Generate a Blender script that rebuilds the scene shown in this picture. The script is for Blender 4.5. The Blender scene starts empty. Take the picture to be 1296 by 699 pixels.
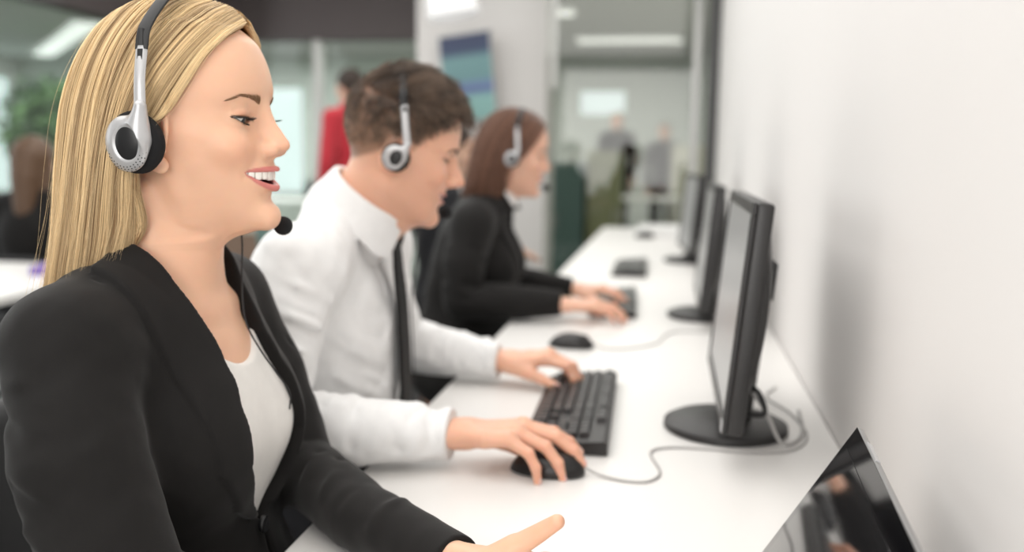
import bpy, bmesh, math, random
import numpy as np
import openvdb
from mathutils import Vector, Matrix

SC = bpy.context.scene
COL = SC.collection
PI = math.pi

# ------------------------------------------------------------------ camera
F_PX = 1150.0
cam_data = bpy.data.cameras.new('camera')
cam_data.sensor_fit = 'HORIZONTAL'
cam_data.sensor_width = 36.0
cam_data.lens = F_PX / 1296.0 * 36.0
cam_data.clip_start = 0.05
cam = bpy.data.objects.new('camera', cam_data)
COL.objects.link(cam)
CAM = Vector((0.0, 0.0, 1.17))
YAW, PITCH, ROLL = 0.17064, 0.13167, math.radians(0.8)
fw = Vector((-math.sin(YAW) * math.cos(PITCH), math.cos(YAW) * math.cos(PITCH), -math.sin(PITCH)))
rt = Vector((math.cos(YAW), math.sin(YAW), 0.0))
up = rt.cross(fw)
rt2 = rt * math.cos(ROLL) + up * math.sin(ROLL)
up2 = -rt * math.sin(ROLL) + up * math.cos(ROLL)
m = Matrix((rt2, up2, -fw)).transposed().to_4x4()
m.translation = CAM
cam.matrix_world = m
cam_data.dof.use_dof = True
cam_data.dof.focus_distance = 0.86
cam_data.dof.aperture_fstop = 2.4
SC.camera = cam

# ------------------------------------------------------------------ world and light
SC.view_settings.view_transform = 'Standard'
SC.view_settings.look = 'None'
SC.view_settings.gamma = 1.0
SC.view_settings.exposure = -1.22
world = bpy.data.worlds.new('world')
SC.world = world
world.use_nodes = True
bgn = world.node_tree.nodes['Background']
bgn.inputs[0].default_value = (0.93, 0.97, 1.0, 1)
bgn.inputs[1].default_value = 2.8


def area(name, loc, target, size, size_y, power, color=(1, 1, 1)):
    d = bpy.data.lights.new(name, 'AREA')
    d.shape = 'RECTANGLE'
    d.size = size
    d.size_y = size_y
    d.energy = power
    d.color = color
    o = bpy.data.objects.new(name, d)
    COL.objects.link(o)
    o.location = loc
    o.rotation_euler = (Vector(target) - Vector(loc)).to_track_quat('-Z', 'Y').to_euler()
    return o


area('window_daylight', (-4.3, 2.9, 1.7), (0.2, 1.6, 1.0), 7.5, 2.2, 150, (0.96, 0.98, 1.0))
area('ceiling_panel_front', (-1.3, 1.6, 2.60), (-1.3, 1.6, 0), 2.8, 5.0, 235, (1.0, 0.98, 0.95))
area('ceiling_panel_middle', (-1.6, 4.9, 2.60), (-1.6, 4.9, 0), 3.0, 1.8, 75, (1.0, 0.98, 0.95))
area('ceiling_panel_hall', (-3.0, 9.8, 2.60), (-3.0, 9.8, 0), 6.0, 5.0, 620, (1.0, 0.99, 0.96))
area('ceiling_panel_windows', (-7.5, 9.0, 2.60), (-7.5, 9.0, 0), 4.0, 7.0, 480, (1.0, 1.0, 0.98))
area('fill_behind', (-0.7, -2.2, 1.5), (-0.4, 1.5, 1.0), 2.0, 2.0, 115, (1.0, 0.98, 0.96))  # added fill light behind the camera, lifts the shadow on the wall


# ------------------------------------------------------------------ helpers: objects and materials
def prop(o, label=None, cat=None, group=None, kind=None):
    if label: o['label'] = label
    if cat: o['category'] = cat
    if group: o['group'] = group
    if kind: o['kind'] = kind
    return o


def thing(name, label, cat, loc=(0, 0, 0), rz=0.0, group=None):
    o = bpy.data.objects.new(name, None)
    COL.objects.link(o)
    o.location = loc
    o.rotation_euler = (0, 0, rz)
    o.empty_display_size = 0.05
    return prop(o, label, cat, group)


def link(name, me, mat, parent=None, smooth=False, kind=None, label=None):
    if mat is not None and not me.materials:
        me.materials.append(mat)
    if smooth:
        me.polygons.foreach_set('use_smooth', np.ones(len(me.polygons), dtype=bool))
    o = bpy.data.objects.new(name, me)
    COL.objects.link(o)
    if parent is not None:
        o.parent = parent
    if kind: o['kind'] = kind
    if label: o['label'] = label
    return o


def node_mat(name):
    mt = bpy.data.materials.new(name)
    mt.use_nodes = True
    nt = mt.node_tree
    return mt, nt, nt.nodes['Principled BSDF']


def mat(name, color, rough=0.5, metal=0.0, bump=0.0, bscale=200.0, var=0.0, vscale=6.0, spec=0.5, coat=0.0,
        sheen=0.0, trans=0.0, ior=1.45, alpha=1.0, emit=None, estr=0.0):
    mt, nt, b = node_mat(name)
    c = tuple(color) + (1,)
    b.inputs['Base Color'].default_value = c
    b.inputs['Roughness'].default_value = rough
    b.inputs['Metallic'].default_value = metal
    b.inputs['Specular IOR Level'].default_value = spec
    b.inputs['Coat Weight'].default_value = coat
    b.inputs['Coat Roughness'].default_value = 0.05
    b.inputs['Sheen Weight'].default_value = sheen
    b.inputs['Transmission Weight'].default_value = trans
    b.inputs['IOR'].default_value = ior
    b.inputs['Alpha'].default_value = alpha
    tc = nt.nodes.new('ShaderNodeTexCoord')
    if var > 0:
        n = nt.nodes.new('ShaderNodeTexNoise')
        n.inputs['Scale'].default_value = vscale
        n.inputs['Detail'].default_value = 4
        nt.links.new(tc.outputs['Object'], n.inputs['Vector'])
        r = nt.nodes.new('ShaderNodeMapRange')
        r.inputs[3].default_value = 1 - var
        r.inputs[4].default_value = 1 + var
        nt.links.new(n.outputs[0], r.inputs[0])
        mx = nt.nodes.new('ShaderNodeMix')
        mx.data_type = 'RGBA'
        mx.blend_type = 'MULTIPLY'
        mx.inputs[0].default_value = 1.0
        mx.inputs[6].default_value = c
        nt.links.new(r.outputs[0], mx.inputs[7])
        nt.links.new(mx.outputs[2], b.inputs['Base Color'])
    if bump > 0:
        n = nt.nodes.new('ShaderNodeTexNoise')
        n.inputs['Scale'].default_value = bscale
        n.inputs['Detail'].default_value = 3
        nt.links.new(tc.outputs['Object'], n.inputs['Vector'])
        bp = nt.nodes.new('ShaderNodeBump')
        bp.inputs['Strength'].default_value = bump
        bp.inputs['Distance'].default_value = 0.002
        nt.links.new(n.outputs[0], bp.inputs['Height'])
        nt.links.new(bp.outputs[0], b.inputs['Normal'])
    if emit is not None:
        b.inputs['Emission Color'].default_value = tuple(emit) + (1,)
        b.inputs['Emission Strength'].default_value = estr
    return mt


def skin_mat(name, tint=(1, 1, 1)):
    mt, nt, b = node_mat(name)
    at = nt.nodes.new('ShaderNodeAttribute')
    at.attribute_name = 'tone'
    tc = nt.nodes.new('ShaderNodeTexCoord')
    n = nt.nodes.new('ShaderNodeTexNoise')
    n.inputs['Scale'].default_value = 35
    n.inputs['Detail'].default_value = 5
    nt.links.new(tc.outputs['Object'], n.inputs['Vector'])
    r = nt.nodes.new('ShaderNodeMapRange')
    r.inputs[3].default_value = 0.94
    r.inputs[4].default_value = 1.06
    nt.links.new(n.outputs[0], r.inputs[0])
    mx = nt.nodes.new('ShaderNodeMix')
    mx.data_type = 'RGBA'
    mx.blend_type = 'MULTIPLY'
    mx.inputs[0].default_value = 1.0
    nt.links.new(at.outputs['Color'], mx.inputs[6])
    nt.links.new(r.outputs[0], mx.inputs[7])
    nt.links.new(mx.outputs[2], b.inputs['Base Color'])
    b.inputs['Roughness'].default_value = 0.42
    b.inputs['Specular IOR Level'].default_value = 0.42
    b.inputs['Subsurface Weight'].default_value = 0.35
    b.inputs['Subsurface Radius'].default_value = (1.0, 0.35, 0.18)
    b.inputs['Subsurface Scale'].default_value = 0.006
    n2 = nt.nodes.new('ShaderNodeTexNoise')
    n2.inputs['Scale'].default_value = 900
    nt.links.new(tc.outputs['Object'], n2.inputs['Vector'])
    bp = nt.nodes.new('ShaderNodeBump')
    bp.inputs['Strength'].default_value = 0.10
    bp.inputs['Distance'].default_value = 0.0006
    nt.links.new(n2.outputs[0], bp.inputs['Height'])
    nt.links.new(bp.outputs[0], b.inputs['Normal'])
    return mt


def hair_mat(name, dark, light, rough=0.38):
    mt, nt, b = node_mat(name)
    at = nt.nodes.new('ShaderNodeAttribute')
    at.attribute_name = 'shade'
    cr = nt.nodes.new('ShaderNodeMix')
    cr.data_type = 'RGBA'
    cr.inputs[6].default_value = tuple(dark) + (1,)
    cr.inputs[7].default_value = tuple(light) + (1,)
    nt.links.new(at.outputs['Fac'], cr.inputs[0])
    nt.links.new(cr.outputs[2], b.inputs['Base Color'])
    b.inputs['Roughness'].default_value = rough
    b.inputs['Specular IOR Level'].default_value = 0.45
    b.inputs['Sheen Weight'].default_value = 0.15
    return mt


def cloth_mat(name, color, rough=0.85, weave=1400.0, bump=0.25, sheen=0.2, var=0.05, fold=0.0, fscale=14.0):
    mt, nt, b = node_mat(name)
    b.inputs['Roughness'].default_value = rough
    b.inputs['Specular IOR Level'].default_value = 0.25
    b.inputs['Sheen Weight'].default_value = sheen
    b.inputs['Sheen Roughness'].default_value = 0.45
    tc = nt.nodes.new('ShaderNodeTexCoord')
    n = nt.nodes.new('ShaderNodeTexNoise')
    n.inputs['Scale'].default_value = 60
    n.inputs['Detail'].default_value = 6
    nt.links.new(tc.outputs['Object'], n.inputs['Vector'])
    r = nt.nodes.new('ShaderNodeMapRange')
    r.inputs[3].default_value = 1 - var
    r.inputs[4].default_value = 1 + var
    nt.links.new(n.outputs[0], r.inputs[0])
    mx = nt.nodes.new('ShaderNodeMix')
    mx.data_type = 'RGBA'
    mx.blend_type = 'MULTIPLY'
    mx.inputs[0].default_value = 1.0
    mx.inputs[6].default_value = tuple(color) + (1,)
    nt.links.new(r.outputs[0], mx.inputs[7])
    nt.links.new(mx.outputs[2], b.inputs['Base Color'])
    w = nt.nodes.new('ShaderNodeTexNoise')
    w.inputs['Scale'].default_value = weave
    w.inputs['Detail'].default_value = 1
    nt.links.new(tc.outputs['Object'], w.inputs['Vector'])
    bp = nt.nodes.new('ShaderNodeBump')
    bp.inputs['Strength'].default_value = bump
    bp.inputs['Distance'].default_value = 0.0008
    nt.links.new(w.outputs[0], bp.inputs['Height'])
    if fold > 0:
        f = nt.nodes.new('ShaderNodeTexNoise')
        f.inputs['Scale'].default_value = fscale
        f.inputs['Detail'].default_value = 2
        f.inputs['Distortion'].default_value = 0.6
        nt.links.new(tc.outputs['Object'], f.inputs['Vector'])
        b2 = nt.nodes.new('ShaderNodeBump')
        b2.inputs['Strength'].default_value = fold
        b2.inputs['Distance'].default_value = 0.02
        nt.links.new(f.outputs[0], b2.inputs['Height'])
        nt.links.new(b2.outputs[0], bp.inputs['Normal'])
    nt.links.new(bp.outputs[0], b.inputs['Normal'])
    return mt


# ------------------------------------------------------------------ helpers: meshes
class MB:
    """collects simple solids into ONE mesh"""

    def __init__(self):
        self.bm = bmesh.new()

    def box(self, lo, hi, bev=0.0, rot=None, seg=2):
        c = [(a + b) / 2 for a, b in zip(lo, hi)]
        s = [abs(b - a) for a, b in zip(lo, hi)]
        r = bmesh.ops.create_cube(self.bm, size=1.0)
        vs = r['verts']
        bmesh.ops.scale(self.bm, vec=s, verts=vs)
        if bev > 0:
            es = list({e for v in vs for e in v.link_edges})
            rb = bmesh.ops.bevel(self.bm, geom=vs + es, offset=min(bev, min(s) * 0.49), segments=seg, profile=0.5,
                                 affect='EDGES')
            vs = list({v for f in rb['faces'] for v in f.verts} | {v for v in vs if v.is_valid})
        mtx = Matrix.Translation(c)
        if rot is not None:
            mtx = mtx @ rot.to_4x4()
        bmesh.ops.transform(self.bm, matrix=mtx, verts=vs)
        return self

    def tube(self, pts, r, n=10, caps=True, ry=None):
        """round tube through points; r a number or list"""
        pts = [Vector(p) for p in pts]
        k = len(pts)
        rs = list(r) if hasattr(r, '__len__') else [r] * k
        rings = []
        prev = None
        for i, p in enumerate(pts):
            t = (pts[min(i + 1, k - 1)] - pts[max(i - 1, 0)]).normalized()
            if prev is None:
                a = Vector((0, 0, 1)) if abs(t.z) < 0.9 else Vector((1, 0, 0))
                u = t.cross(a).normalized()
            else:
                u = (prev - t * prev.dot(t)).normalized()
            prev = u
            v = t.cross(u)
            rr = rs[i]
            r2 = rr if ry is None else ry
            rings.append([self.bm.verts.new(p + u * math.cos(2 * PI * j / n) * rr + v * math.sin(2 * PI * j / n) * r2)
                          for j in range(n)])
        for a, b in zip(rings, rings[1:]):
            for j in range(n):
                self.bm.faces.new((a[j], a[(j + 1) % n], b[(j + 1) % n], b[j]))
        if caps:
            self.bm.faces.new(list(reversed(rings[0])))
            self.bm.faces.new(rings[-1])
        return self

    def lathe(self, prof, n=32, mtx=None, sx=1.0, sy=1.0):
        """profile of (radius, height) turned about z"""
        rings = []
        vs = []
        for (r, z) in prof:
            if r < 1e-6:
                v = self.bm.verts.new((0, 0, z))
                rings.append([v])
                vs.append(v)
            else:
                ring = [self.bm.verts.new((r * sx * math.cos(2 * PI * j / n), r * sy * math.sin(2 * PI * j / n), z))
                        for j in range(n)]
                rings.append(ring)
                vs += ring
        for a, b in zip(rings, rings[1:]):
            if len(a) == 1 and len(b) == 1: continue
            for j in range(n):
                if len(a) == 1:
                    self.bm.faces.new((a[0], b[(j + 1) % n], b[j]))
                elif len(b) == 1:
                    self.bm.faces.new((a[j], a[(j + 1) % n], b[0]))
                else:
                    self.bm.faces.new((a[j], a[(j + 1) % n], b[(j + 1) % n], b[j]))
        if mtx is not None:
            bmesh.ops.transform(self.bm, matrix=mtx, verts=vs)
        return self

    def ball(self, c, r, n=16, m=10, rot=None):
        r = r if hasattr(r, '__len__') else (r, r, r)
        prof = [(math.sin(PI * i / m), -math.cos(PI * i / m)) for i in range(m + 1)]
        prof[0] = (0, -1)
        prof[-1] = (0, 1)
        mt = Matrix.Translation(c) @ (rot.to_4x4() if rot is not None else Matrix()) @ Matrix.Diagonal((r[0], r[1], r[2], 1))
        return self.lathe(prof, n, mt)

    def prism(self, poly, z0, z1, axis='z'):
        """polygon (ccw) extruded"""
        f = {'z': lambda a, b, c: (a, b, c), 'x': lambda a, b, c: (c, a, b), 'y': lambda a, b, c: (a, c, b)}[axis]
        lo = [self.bm.verts.new(f(a, b, z0)) for a, b in poly]
        hi = [self.bm.verts.new(f(a, b, z1)) for a, b in poly]
        k = len(poly)
        self.bm.faces.new(list(reversed(lo)))
        self.bm.faces.new(hi)
        for j in range(k):
            self.bm.faces.new((lo[j], lo[(j + 1) % k], hi[(j + 1) % k], hi[j]))
        return self

    def xf(self, mtx):
        bmesh.ops.transform(self.bm, matrix=mtx, verts=self.bm.verts)
        return self

    def mesh(self, name):
        bmesh.ops.recalc_face_normals(self.bm, faces=self.bm.faces)
        me = bpy.data.meshes.new(name)
        self.bm.to_mesh(me)
        self.bm.free()
        return me

    def build(self, name, material, parent=None, smooth=False, kind=None, label=None):
        o = link(name, self.mesh(name), material, parent, smooth, kind, label)
        if smooth:
            ob_autosmooth(o.data)
        return o


def ob_autosmooth(me, ang=40):
    bm = bmesh.new()
    bm.from_mesh(me)
    for e in bm.edges:
        if len(e.link_faces) == 2 and e.calc_face_angle(0) > math.radians(ang):
            e.smooth = False
    bm.to_mesh(me)
    bm.free()


def spline(pts, n):
    """Catmull-Rom through points, n samples, any dimension"""
    P = np.array(pts, dtype=float)
    k = len(P)
    Q = np.vstack([2 * P[0] - P[1], P, 2 * P[-1] - P[-2]])
    t = np.linspace(0, k - 1 - 1e-9, n)
    i = t.astype(int)
    u = (t - i)[:, None]
    a, b, c, d = Q[i], Q[i + 1], Q[i + 2], Q[i + 3]
    return 0.5 * ((2 * b) + (c - a) * u + (2 * a - 5 * b + 4 * c - d) * u ** 2 + (3 * b - a - 3 * c + d) * u ** 3)


# ------------------------------------------------------------------ signed distance sculpting (numpy + OpenVDB)
def v3(a):
    return np.array(a, dtype=np.float32)


def s_sphere(P, c, r):
    return np.linalg.norm(P - v3(c), axis=1) - r


def rotm(rx=0, ry=0, rz=0):
    """rotation matrix from degrees, applied x then y then z"""
    return np.array((Matrix.Rotation(math.radians(rz), 3, 'Z') @ Matrix.Rotation(math.radians(ry), 3, 'Y')
                     @ Matrix.Rotation(math.radians(rx), 3, 'X')), dtype=np.float32)


def s_ell(P, c, r, R=None):
    q = P - v3(c)
    if R is not None:
        q = q @ R
    r = v3(r)
    k0 = np.linalg.norm(q / r, axis=1)
    k1 = np.linalg.norm(q / (r * r), axis=1)
    return k0 * (k0 - 1.0) / np.maximum(k1, 1e-6)


def s_cone(P, a, b, ra, rb):
    """tapered capsule"""
    a = v3(a); b = v3(b)
    ab = b - a
    t = np.clip(((P - a) @ ab) / max(float(ab @ ab), 1e-6), 0, 1)
    d = P - a - t[:, None] * ab
    return np.sqrt(np.einsum('ij,ij->i', d, d)) - (ra + (rb - ra) * t)


def s_chain(P, pts, rs):
    f = None
    for i in range(len(pts) - 1):
        g = s_cone(P, pts[i], pts[i + 1], rs[i], rs[i + 1])
        f = g if f is None else np.minimum(f, g)
    return f


def s_box(P, c, h, rr=0.0, R=None):
    q = P - v3(c)
    if R is not None:
        q = q @ R
    q = np.abs(q) - (v3(h) - rr)
    return np.linalg.norm(np.maximum(q, 0), axis=1) + np.minimum(q.max(axis=1), 0) - rr


def smin(a, b, k):
    h = np.maximum(k - np.abs(a - b), 0) / k
    return np.minimum(a, b) - h * h * k * 0.25


def smax(a, b, k):
    return -smin(-a, -b, k)


def seg_d(P, a, b):
    return s_cone(P, a, b, 0, 0)


def ridge(P, f, pts, amp, w):
    """a fold: raises (amp > 0) or presses in (amp < 0) the surface along a polyline"""
    d = s_chain(P, pts, [0] * len(pts))
    return f - amp * np.exp(-(d / w) ** 2)


def wav(P, s, seed):
    """cheap smooth noise in -1..1"""
    rg = np.random.RandomState(seed)
    out = 0
    for i in range(5):
        d = rg.normal(size=3)
        d /= np.linalg.norm(d)
        out = out + np.sin((P @ v3(d)) * (2 * PI / s) * rg.uniform(0.7, 1.5) + rg.uniform(0, 6.28)
                           + 1.3 * np.sin((P @ v3(d[[1, 2, 0]])) * (2 * PI / s) * 0.8 + rg.uniform(0, 6.28)))
    return (out / 3.2).astype(np.float32)


def sculpt(fn, lo, hi, h):
    """surface of fn = 0 (millimetres) as vertices (mm) and quads; evaluates only near the surface"""
    B = 8
    lo = np.array(lo, dtype=float)
    n = np.ceil((np.array(hi) - lo) / (h * B)).astype(int)
    cs = (np.stack(np.meshgrid(*[np.arange(k) for k in n], indexing='ij'), -1).reshape(-1, 3))
    ctr = (lo + (cs * B + (B - 1) / 2.0) * h).astype(np.float32)
    fc = fn(ctr)
    act = np.abs(fc) < h * B * 1.25
    arr = np.repeat(np.repeat(np.repeat(np.where(fc > 0, 3 * h, -3 * h).reshape(n).astype(np.float32), B, 0), B, 1), B, 2)
    off = np.stack(np.meshgrid(*[np.arange(B)] * 3, indexing='ij'), -1).reshape(-1, 3)
    idx = cs[act]
    for s in range(0, len(idx), 1500):
        ii = idx[s:s + 1500]
        vox = (ii[:, None, :] * B + off[None]).reshape(-1, 3)
        val = np.clip(fn((lo + vox * h).astype(np.float32)), -3 * h, 3 * h)
        arr[vox[:, 0], vox[:, 1], vox[:, 2]] = val
    g = openvdb.FloatGrid(3 * h)
    g.copyFromArray(arr)
    pts, quads = g.convertToQuads(0.0)
    return pts * h + lo, quads


def to_mesh(name, parts, scale=0.001, colfn=None):
    """parts: list of (verts mm, quads)"""
    V = np.concatenate([p[0] for p in parts])
    off = 0
    Q = []
    for v, q in parts:
        Q.append(q.astype(np.int64) + off)
        off += len(v)
    Q = np.concatenate(Q)[:, ::-1]
    me = bpy.data.meshes.new(name)
    me.vertices.add(len(V))
    me.vertices.foreach_set('co', (V * scale).astype(np.float32).ravel())
    me.loops.add(Q.size)
    me.loops.foreach_set('vertex_index', Q.astype(np.int32).ravel())
    me.polygons.add(len(Q))
    me.polygons.foreach_set('loop_start', np.arange(0, Q.size, 4, dtype=np.int32))
    me.polygons.foreach_set('use_smooth', np.ones(len(Q), dtype=bool))
    me.update()
    me.validate()
    if colfn is not None:
        c = colfn(V.astype(np.float32))
        at = me.attributes.new('tone', 'FLOAT_COLOR', 'POINT')
        at.data.foreach_set('color', np.hstack([c, np.ones((len(c), 1))]).astype(np.float32).ravel())
    return me


def strands(name, curves, radius, shade, material, parent, kind=None, tip=0.35):
    """curves: array (N, K, 3) in metres; radius (N,), shade (N,)"""
    N, K, _ = curves.shape
    hc = bpy.data.hair_curves.new(name)
    hc.add_curves([K] * N)
    hc.position_data.foreach_set('vector', curves.astype(np.float32).ravel())
    ra = hc.attributes.get('radius') or hc.attributes.new('radius', 'FLOAT', 'POINT')
    prof = np.linspace(1, tip, K)
    ra.data.foreach_set('value', (radius[:, None] * prof[None]).astype(np.float32).ravel())
    sh = hc.attributes.new('shade', 'FLOAT', 'CURVE')
    sh.data.foreach_set('value', shade.astype(np.float32))
    hc.materials.append(material)
    o = bpy.data.objects.new(name, hc)
    COL.objects.link(o)
    o.parent = parent
    if kind: o['kind'] = kind
    return o

SKIN = dict(w=(.78, .475, .325), m=(.77, .44, .31), w2=(.74, .44, .32))
MAT = {}
MAT['skin'] = skin_mat('skin')
MAT['eye_white'] = mat('eye_white', (.78, .75, .72), .12)
MAT['teeth'] = mat('teeth', (.86, .83, .77), .18)
MAT['lash'] = mat('lash', (.01, .008, .006), .6)
MAT['iris_blue'] = mat('iris_blue', (.025, .035, .04), .08)
MAT['iris_brown'] = mat('iris_brown', (.05, .025, .012), .08)
MAT['brow_fair'] = mat('brow_fair', (.25, .14, .075), .7)
MAT['brow_dark'] = mat('brow_dark', (.05, .028, .018), .7)
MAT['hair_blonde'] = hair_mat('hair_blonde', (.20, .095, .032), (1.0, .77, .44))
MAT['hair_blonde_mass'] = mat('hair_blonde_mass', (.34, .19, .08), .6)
MAT['hair_brown'] = hair_mat('hair_brown', (.030, .018, .012), (.24, .155, .10), .45)
MAT['hair_auburn'] = hair_mat('hair_auburn', (.045, .020, .012), (.24, .11, .065), .4)
MAT['hair_auburn_mass'] = mat('hair_auburn_mass', (.08, .03, .018), .6)
MAT['hair_long_brown'] = mat('hair_long_brown', (.10, .055, .03), .5)
MAT['hair_dark'] = mat('hair_dark', (.03, .018, .012), .6)
MAT['suit_black'] = cloth_mat('suit_black', (.0075, .0066, .0062), .8, sheen=.09)
MAT['suit_grey'] = cloth_mat('suit_grey', (.020, .020, .023), .85, sheen=.06)
MAT['top_white'] = cloth_mat('top_white', (.82, .80, .77), .8, sheen=.1)
MAT['shirt_white'] = cloth_mat('shirt_white', (.84, .84, .84), .75, sheen=.1)
MAT['tie_black'] = cloth_mat('tie_black', (.006, .006, .006), .6, sheen=0)
MAT['cloth_black'] = mat('cloth_black', (.003, .003, .003), .9, spec=.1)
MAT['cloth_red'] = cloth_mat('cloth_red', (.50, .035, .05), .8)
MAT['shoe'] = mat('shoe_black', (.012, .012, .012), .3)
MAT['silver'] = mat('silver_plastic', (.50, .50, .51), .35, metal=.4, coat=.25)
MAT['rubber'] = mat('black_rubber', (.018, .018, .019), .5)
MAT['foam'] = mat('black_foam', (.010, .010, .011), .95, bump=.8, bscale=1500)
MAT['gloss_black'] = mat('gloss_black', (.012, .012, .013), .34)
MAT['badge_grey'] = mat('badge_grey', (.06, .06, .062), .35)
MAT['plastic'] = mat('dark_plastic', (.022, .021, .021), .42)
MAT['chair_black'] = cloth_mat('chair_black', (.016, .016, .017), .9)
MAT['chrome'] = mat('chrome', (.7, .7, .7), .15, metal=1.0)


# ------------------------------------------------------------------ heads (millimetres; x forward, y to the person's left, z up, origin between the ears)
HEAD_ROWS = [  # height, outline from the midline in front round to the side behind
    (104, [(62, 0), (58, 18), (46, 34), (28, 44), (15, 48), (-10, 46), (-20, 0)]),
    (92, [(76, 0), (72, 20), (60, 39), (40, 50), (20, 57), (-15, 56), (-40, 0)]),
    (75, [(83, 0), (80, 20), (71, 39), (50, 54), (25, 64), (-15, 65), (-60, 0)]),
    (60, [(87, 0), (84, 20), (76, 39), (56, 56), (28, 67), (-15, 69), (-70, 0)]),
    (45, [(89, 0), (87, 20), (77, 39), (61, 55), (32, 66), (-10, 70), (-70, 0)]),
    (35, [(86, 0), (82, 20), (77, 36), (62, 53), (34, 65), (-5, 68), (-65, 0)]),
    (25, [(83, 0), (74, 17), (71, 34), (60, 50), (34, 63), (-5, 67), (-60, 0)]),
    (12, [(83, 0), (76, 20), (73, 36), (59, 53), (32, 64), (-5, 66), (-55, 0)]),
    (0, [(86, 0), (82, 20), (76, 37), (60, 54), (32, 63), (-3, 64), (-50, 0)]),
    (-15, [(90, 0), (86, 18), (77, 36), (58, 52), (31, 60), (0, 62), (-45, 0)]),
    (-30, [(92, 0), (88, 18), (77, 34), (56, 48), (30, 56), (2, 58), (-35, 0)]),
    (-45, [(92, 0), (88, 17), (75, 32), (54, 44), (28, 51), (4, 53), (-25, 0)]),
    (-60, [(88, 0), (84, 16), (72, 29), (52, 39), (27, 46), (8, 47), (-15, 0)]),
    (-74, [(88, 0), (83, 14), (69, 25), (49, 33), (26, 38), (12, 36), (-5, 0)]),
    (-85, [(86, 0), (80, 12), (65, 20), (46, 26), (28, 28), (16, 22), (0, 0)]),
    (-94, [(78, 0), (73, 9), (60, 14), (44, 17), (30, 16), (20, 10), (8, 0)]),
    (-101, [(60, 0), (56, 5), (48, 8), (40, 9), (30, 6), (24, 3), (18, 0)]),
]
AX = 15.0


def head_table():
    th = np.linspace(0, PI, 97)
    zs = np.array([r[0] for r in HEAD_ROWS], dtype=float)[::-1]
    rows = []
    for z, pts in HEAD_ROWS[::-1]:
        p = np.array(pts, dtype=float)
        d = spline(np.vstack([p]), 200)
        a = np.arctan2(np.abs(d[:, 1]), d[:, 0] - AX)
        r = np.hypot(d[:, 1], d[:, 0] - AX)
        o = np.argsort(a)
        rows.append(np.interp(th, a[o], r[o]))
    rows = np.array(rows)
    zz = np.arange(-116, 112, 2.0)
    T = np.zeros((len(zz), len(th)))
    for j in range(len(th)):
        T[:, j] = np.interp(zz, zs, rows[:, j])
    lo = zz < zs[0]
    T[lo] = rows[0] - (zs[0] - zz[lo])[:, None] * 4.5
    hi = zz > zs[-1]
    T[hi] = rows[-1] - (zz[hi] - zs[-1])[:, None] * 3.0
    k = np.array([1, 3, 4, 3, 1]) / 12.0
    for _ in range(2):
        Tp = np.pad(T, ((2, 2), (0, 0)), mode='edge')
        T = sum(k[i] * Tp[i:i + len(T)] for i in range(5))
    for _ in range(2):
        Tp = np.pad(T, ((0, 0), (2, 2)), mode='reflect')
        T = sum(k[i] * Tp[:, i:i + T.shape[1]] for i in range(5))
    gz = np.gradient(T, 2.0, axis=0)
    gt = np.gradient(T, th[1] - th[0], axis=1) / np.maximum(T, 20)
    G = np.sqrt(1 + np.minimum(gz ** 2, 16) + np.minimum(gt ** 2, 4))
    return T.astype(np.float32), G.astype(np.float32)


HT, HG = head_table()


def face_shell(P, wy=1.0):
    x = P[:, 0] - AX
    y = np.abs(P[:, 1]) / wy
    rho = np.sqrt(x * x + y * y)
    a = np.arctan2(y, x) / PI * 96
    z = np.clip((P[:, 2] + 116) / 2.0, 0, HT.shape[0] - 1.001)
    i = z.astype(int); fz = z - i
    a = np.clip(a, 0, 95.999)
    j = a.astype(int); fa = a - j
    bl = lambda M: ((M[i, j] * (1 - fa) + M[i, j + 1] * fa) * (1 - fz) + (M[i + 1, j] * (1 - fa) + M[i + 1, j + 1] * fa) * fz)
    f = (rho - bl(HT)) / bl(HG)
    under = -112 - P[:, 2]
    return np.maximum(np.maximum(f, under), P[:, 2] - 104)


def mouth_lines(y, g):
    """upper and lower edge of the mouth opening, and the depth of the lip line"""
    hw = g.get('mouth_w', 26.0)
    t = np.clip(np.abs(y) / hw, 0, 1.15)
    zc = g.get('mouth_z', -41.0)
    lift = g.get('smile', 7.0)
    op = g.get('open', 9.0)
    zt = zc + lift * t ** 2 * 0.85 + op * 0.28 * (1 - t ** 2)
    zb = zc + lift * t ** 2 * 0.85 - op * 0.72 * (1 - t ** 2)
    xl = g.get('mouth_x', 95.0) - (24.0 * t ** 2 + 1.5 * t) * (hw / 28.0)
    return zt, zb, xl, t, hw


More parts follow.
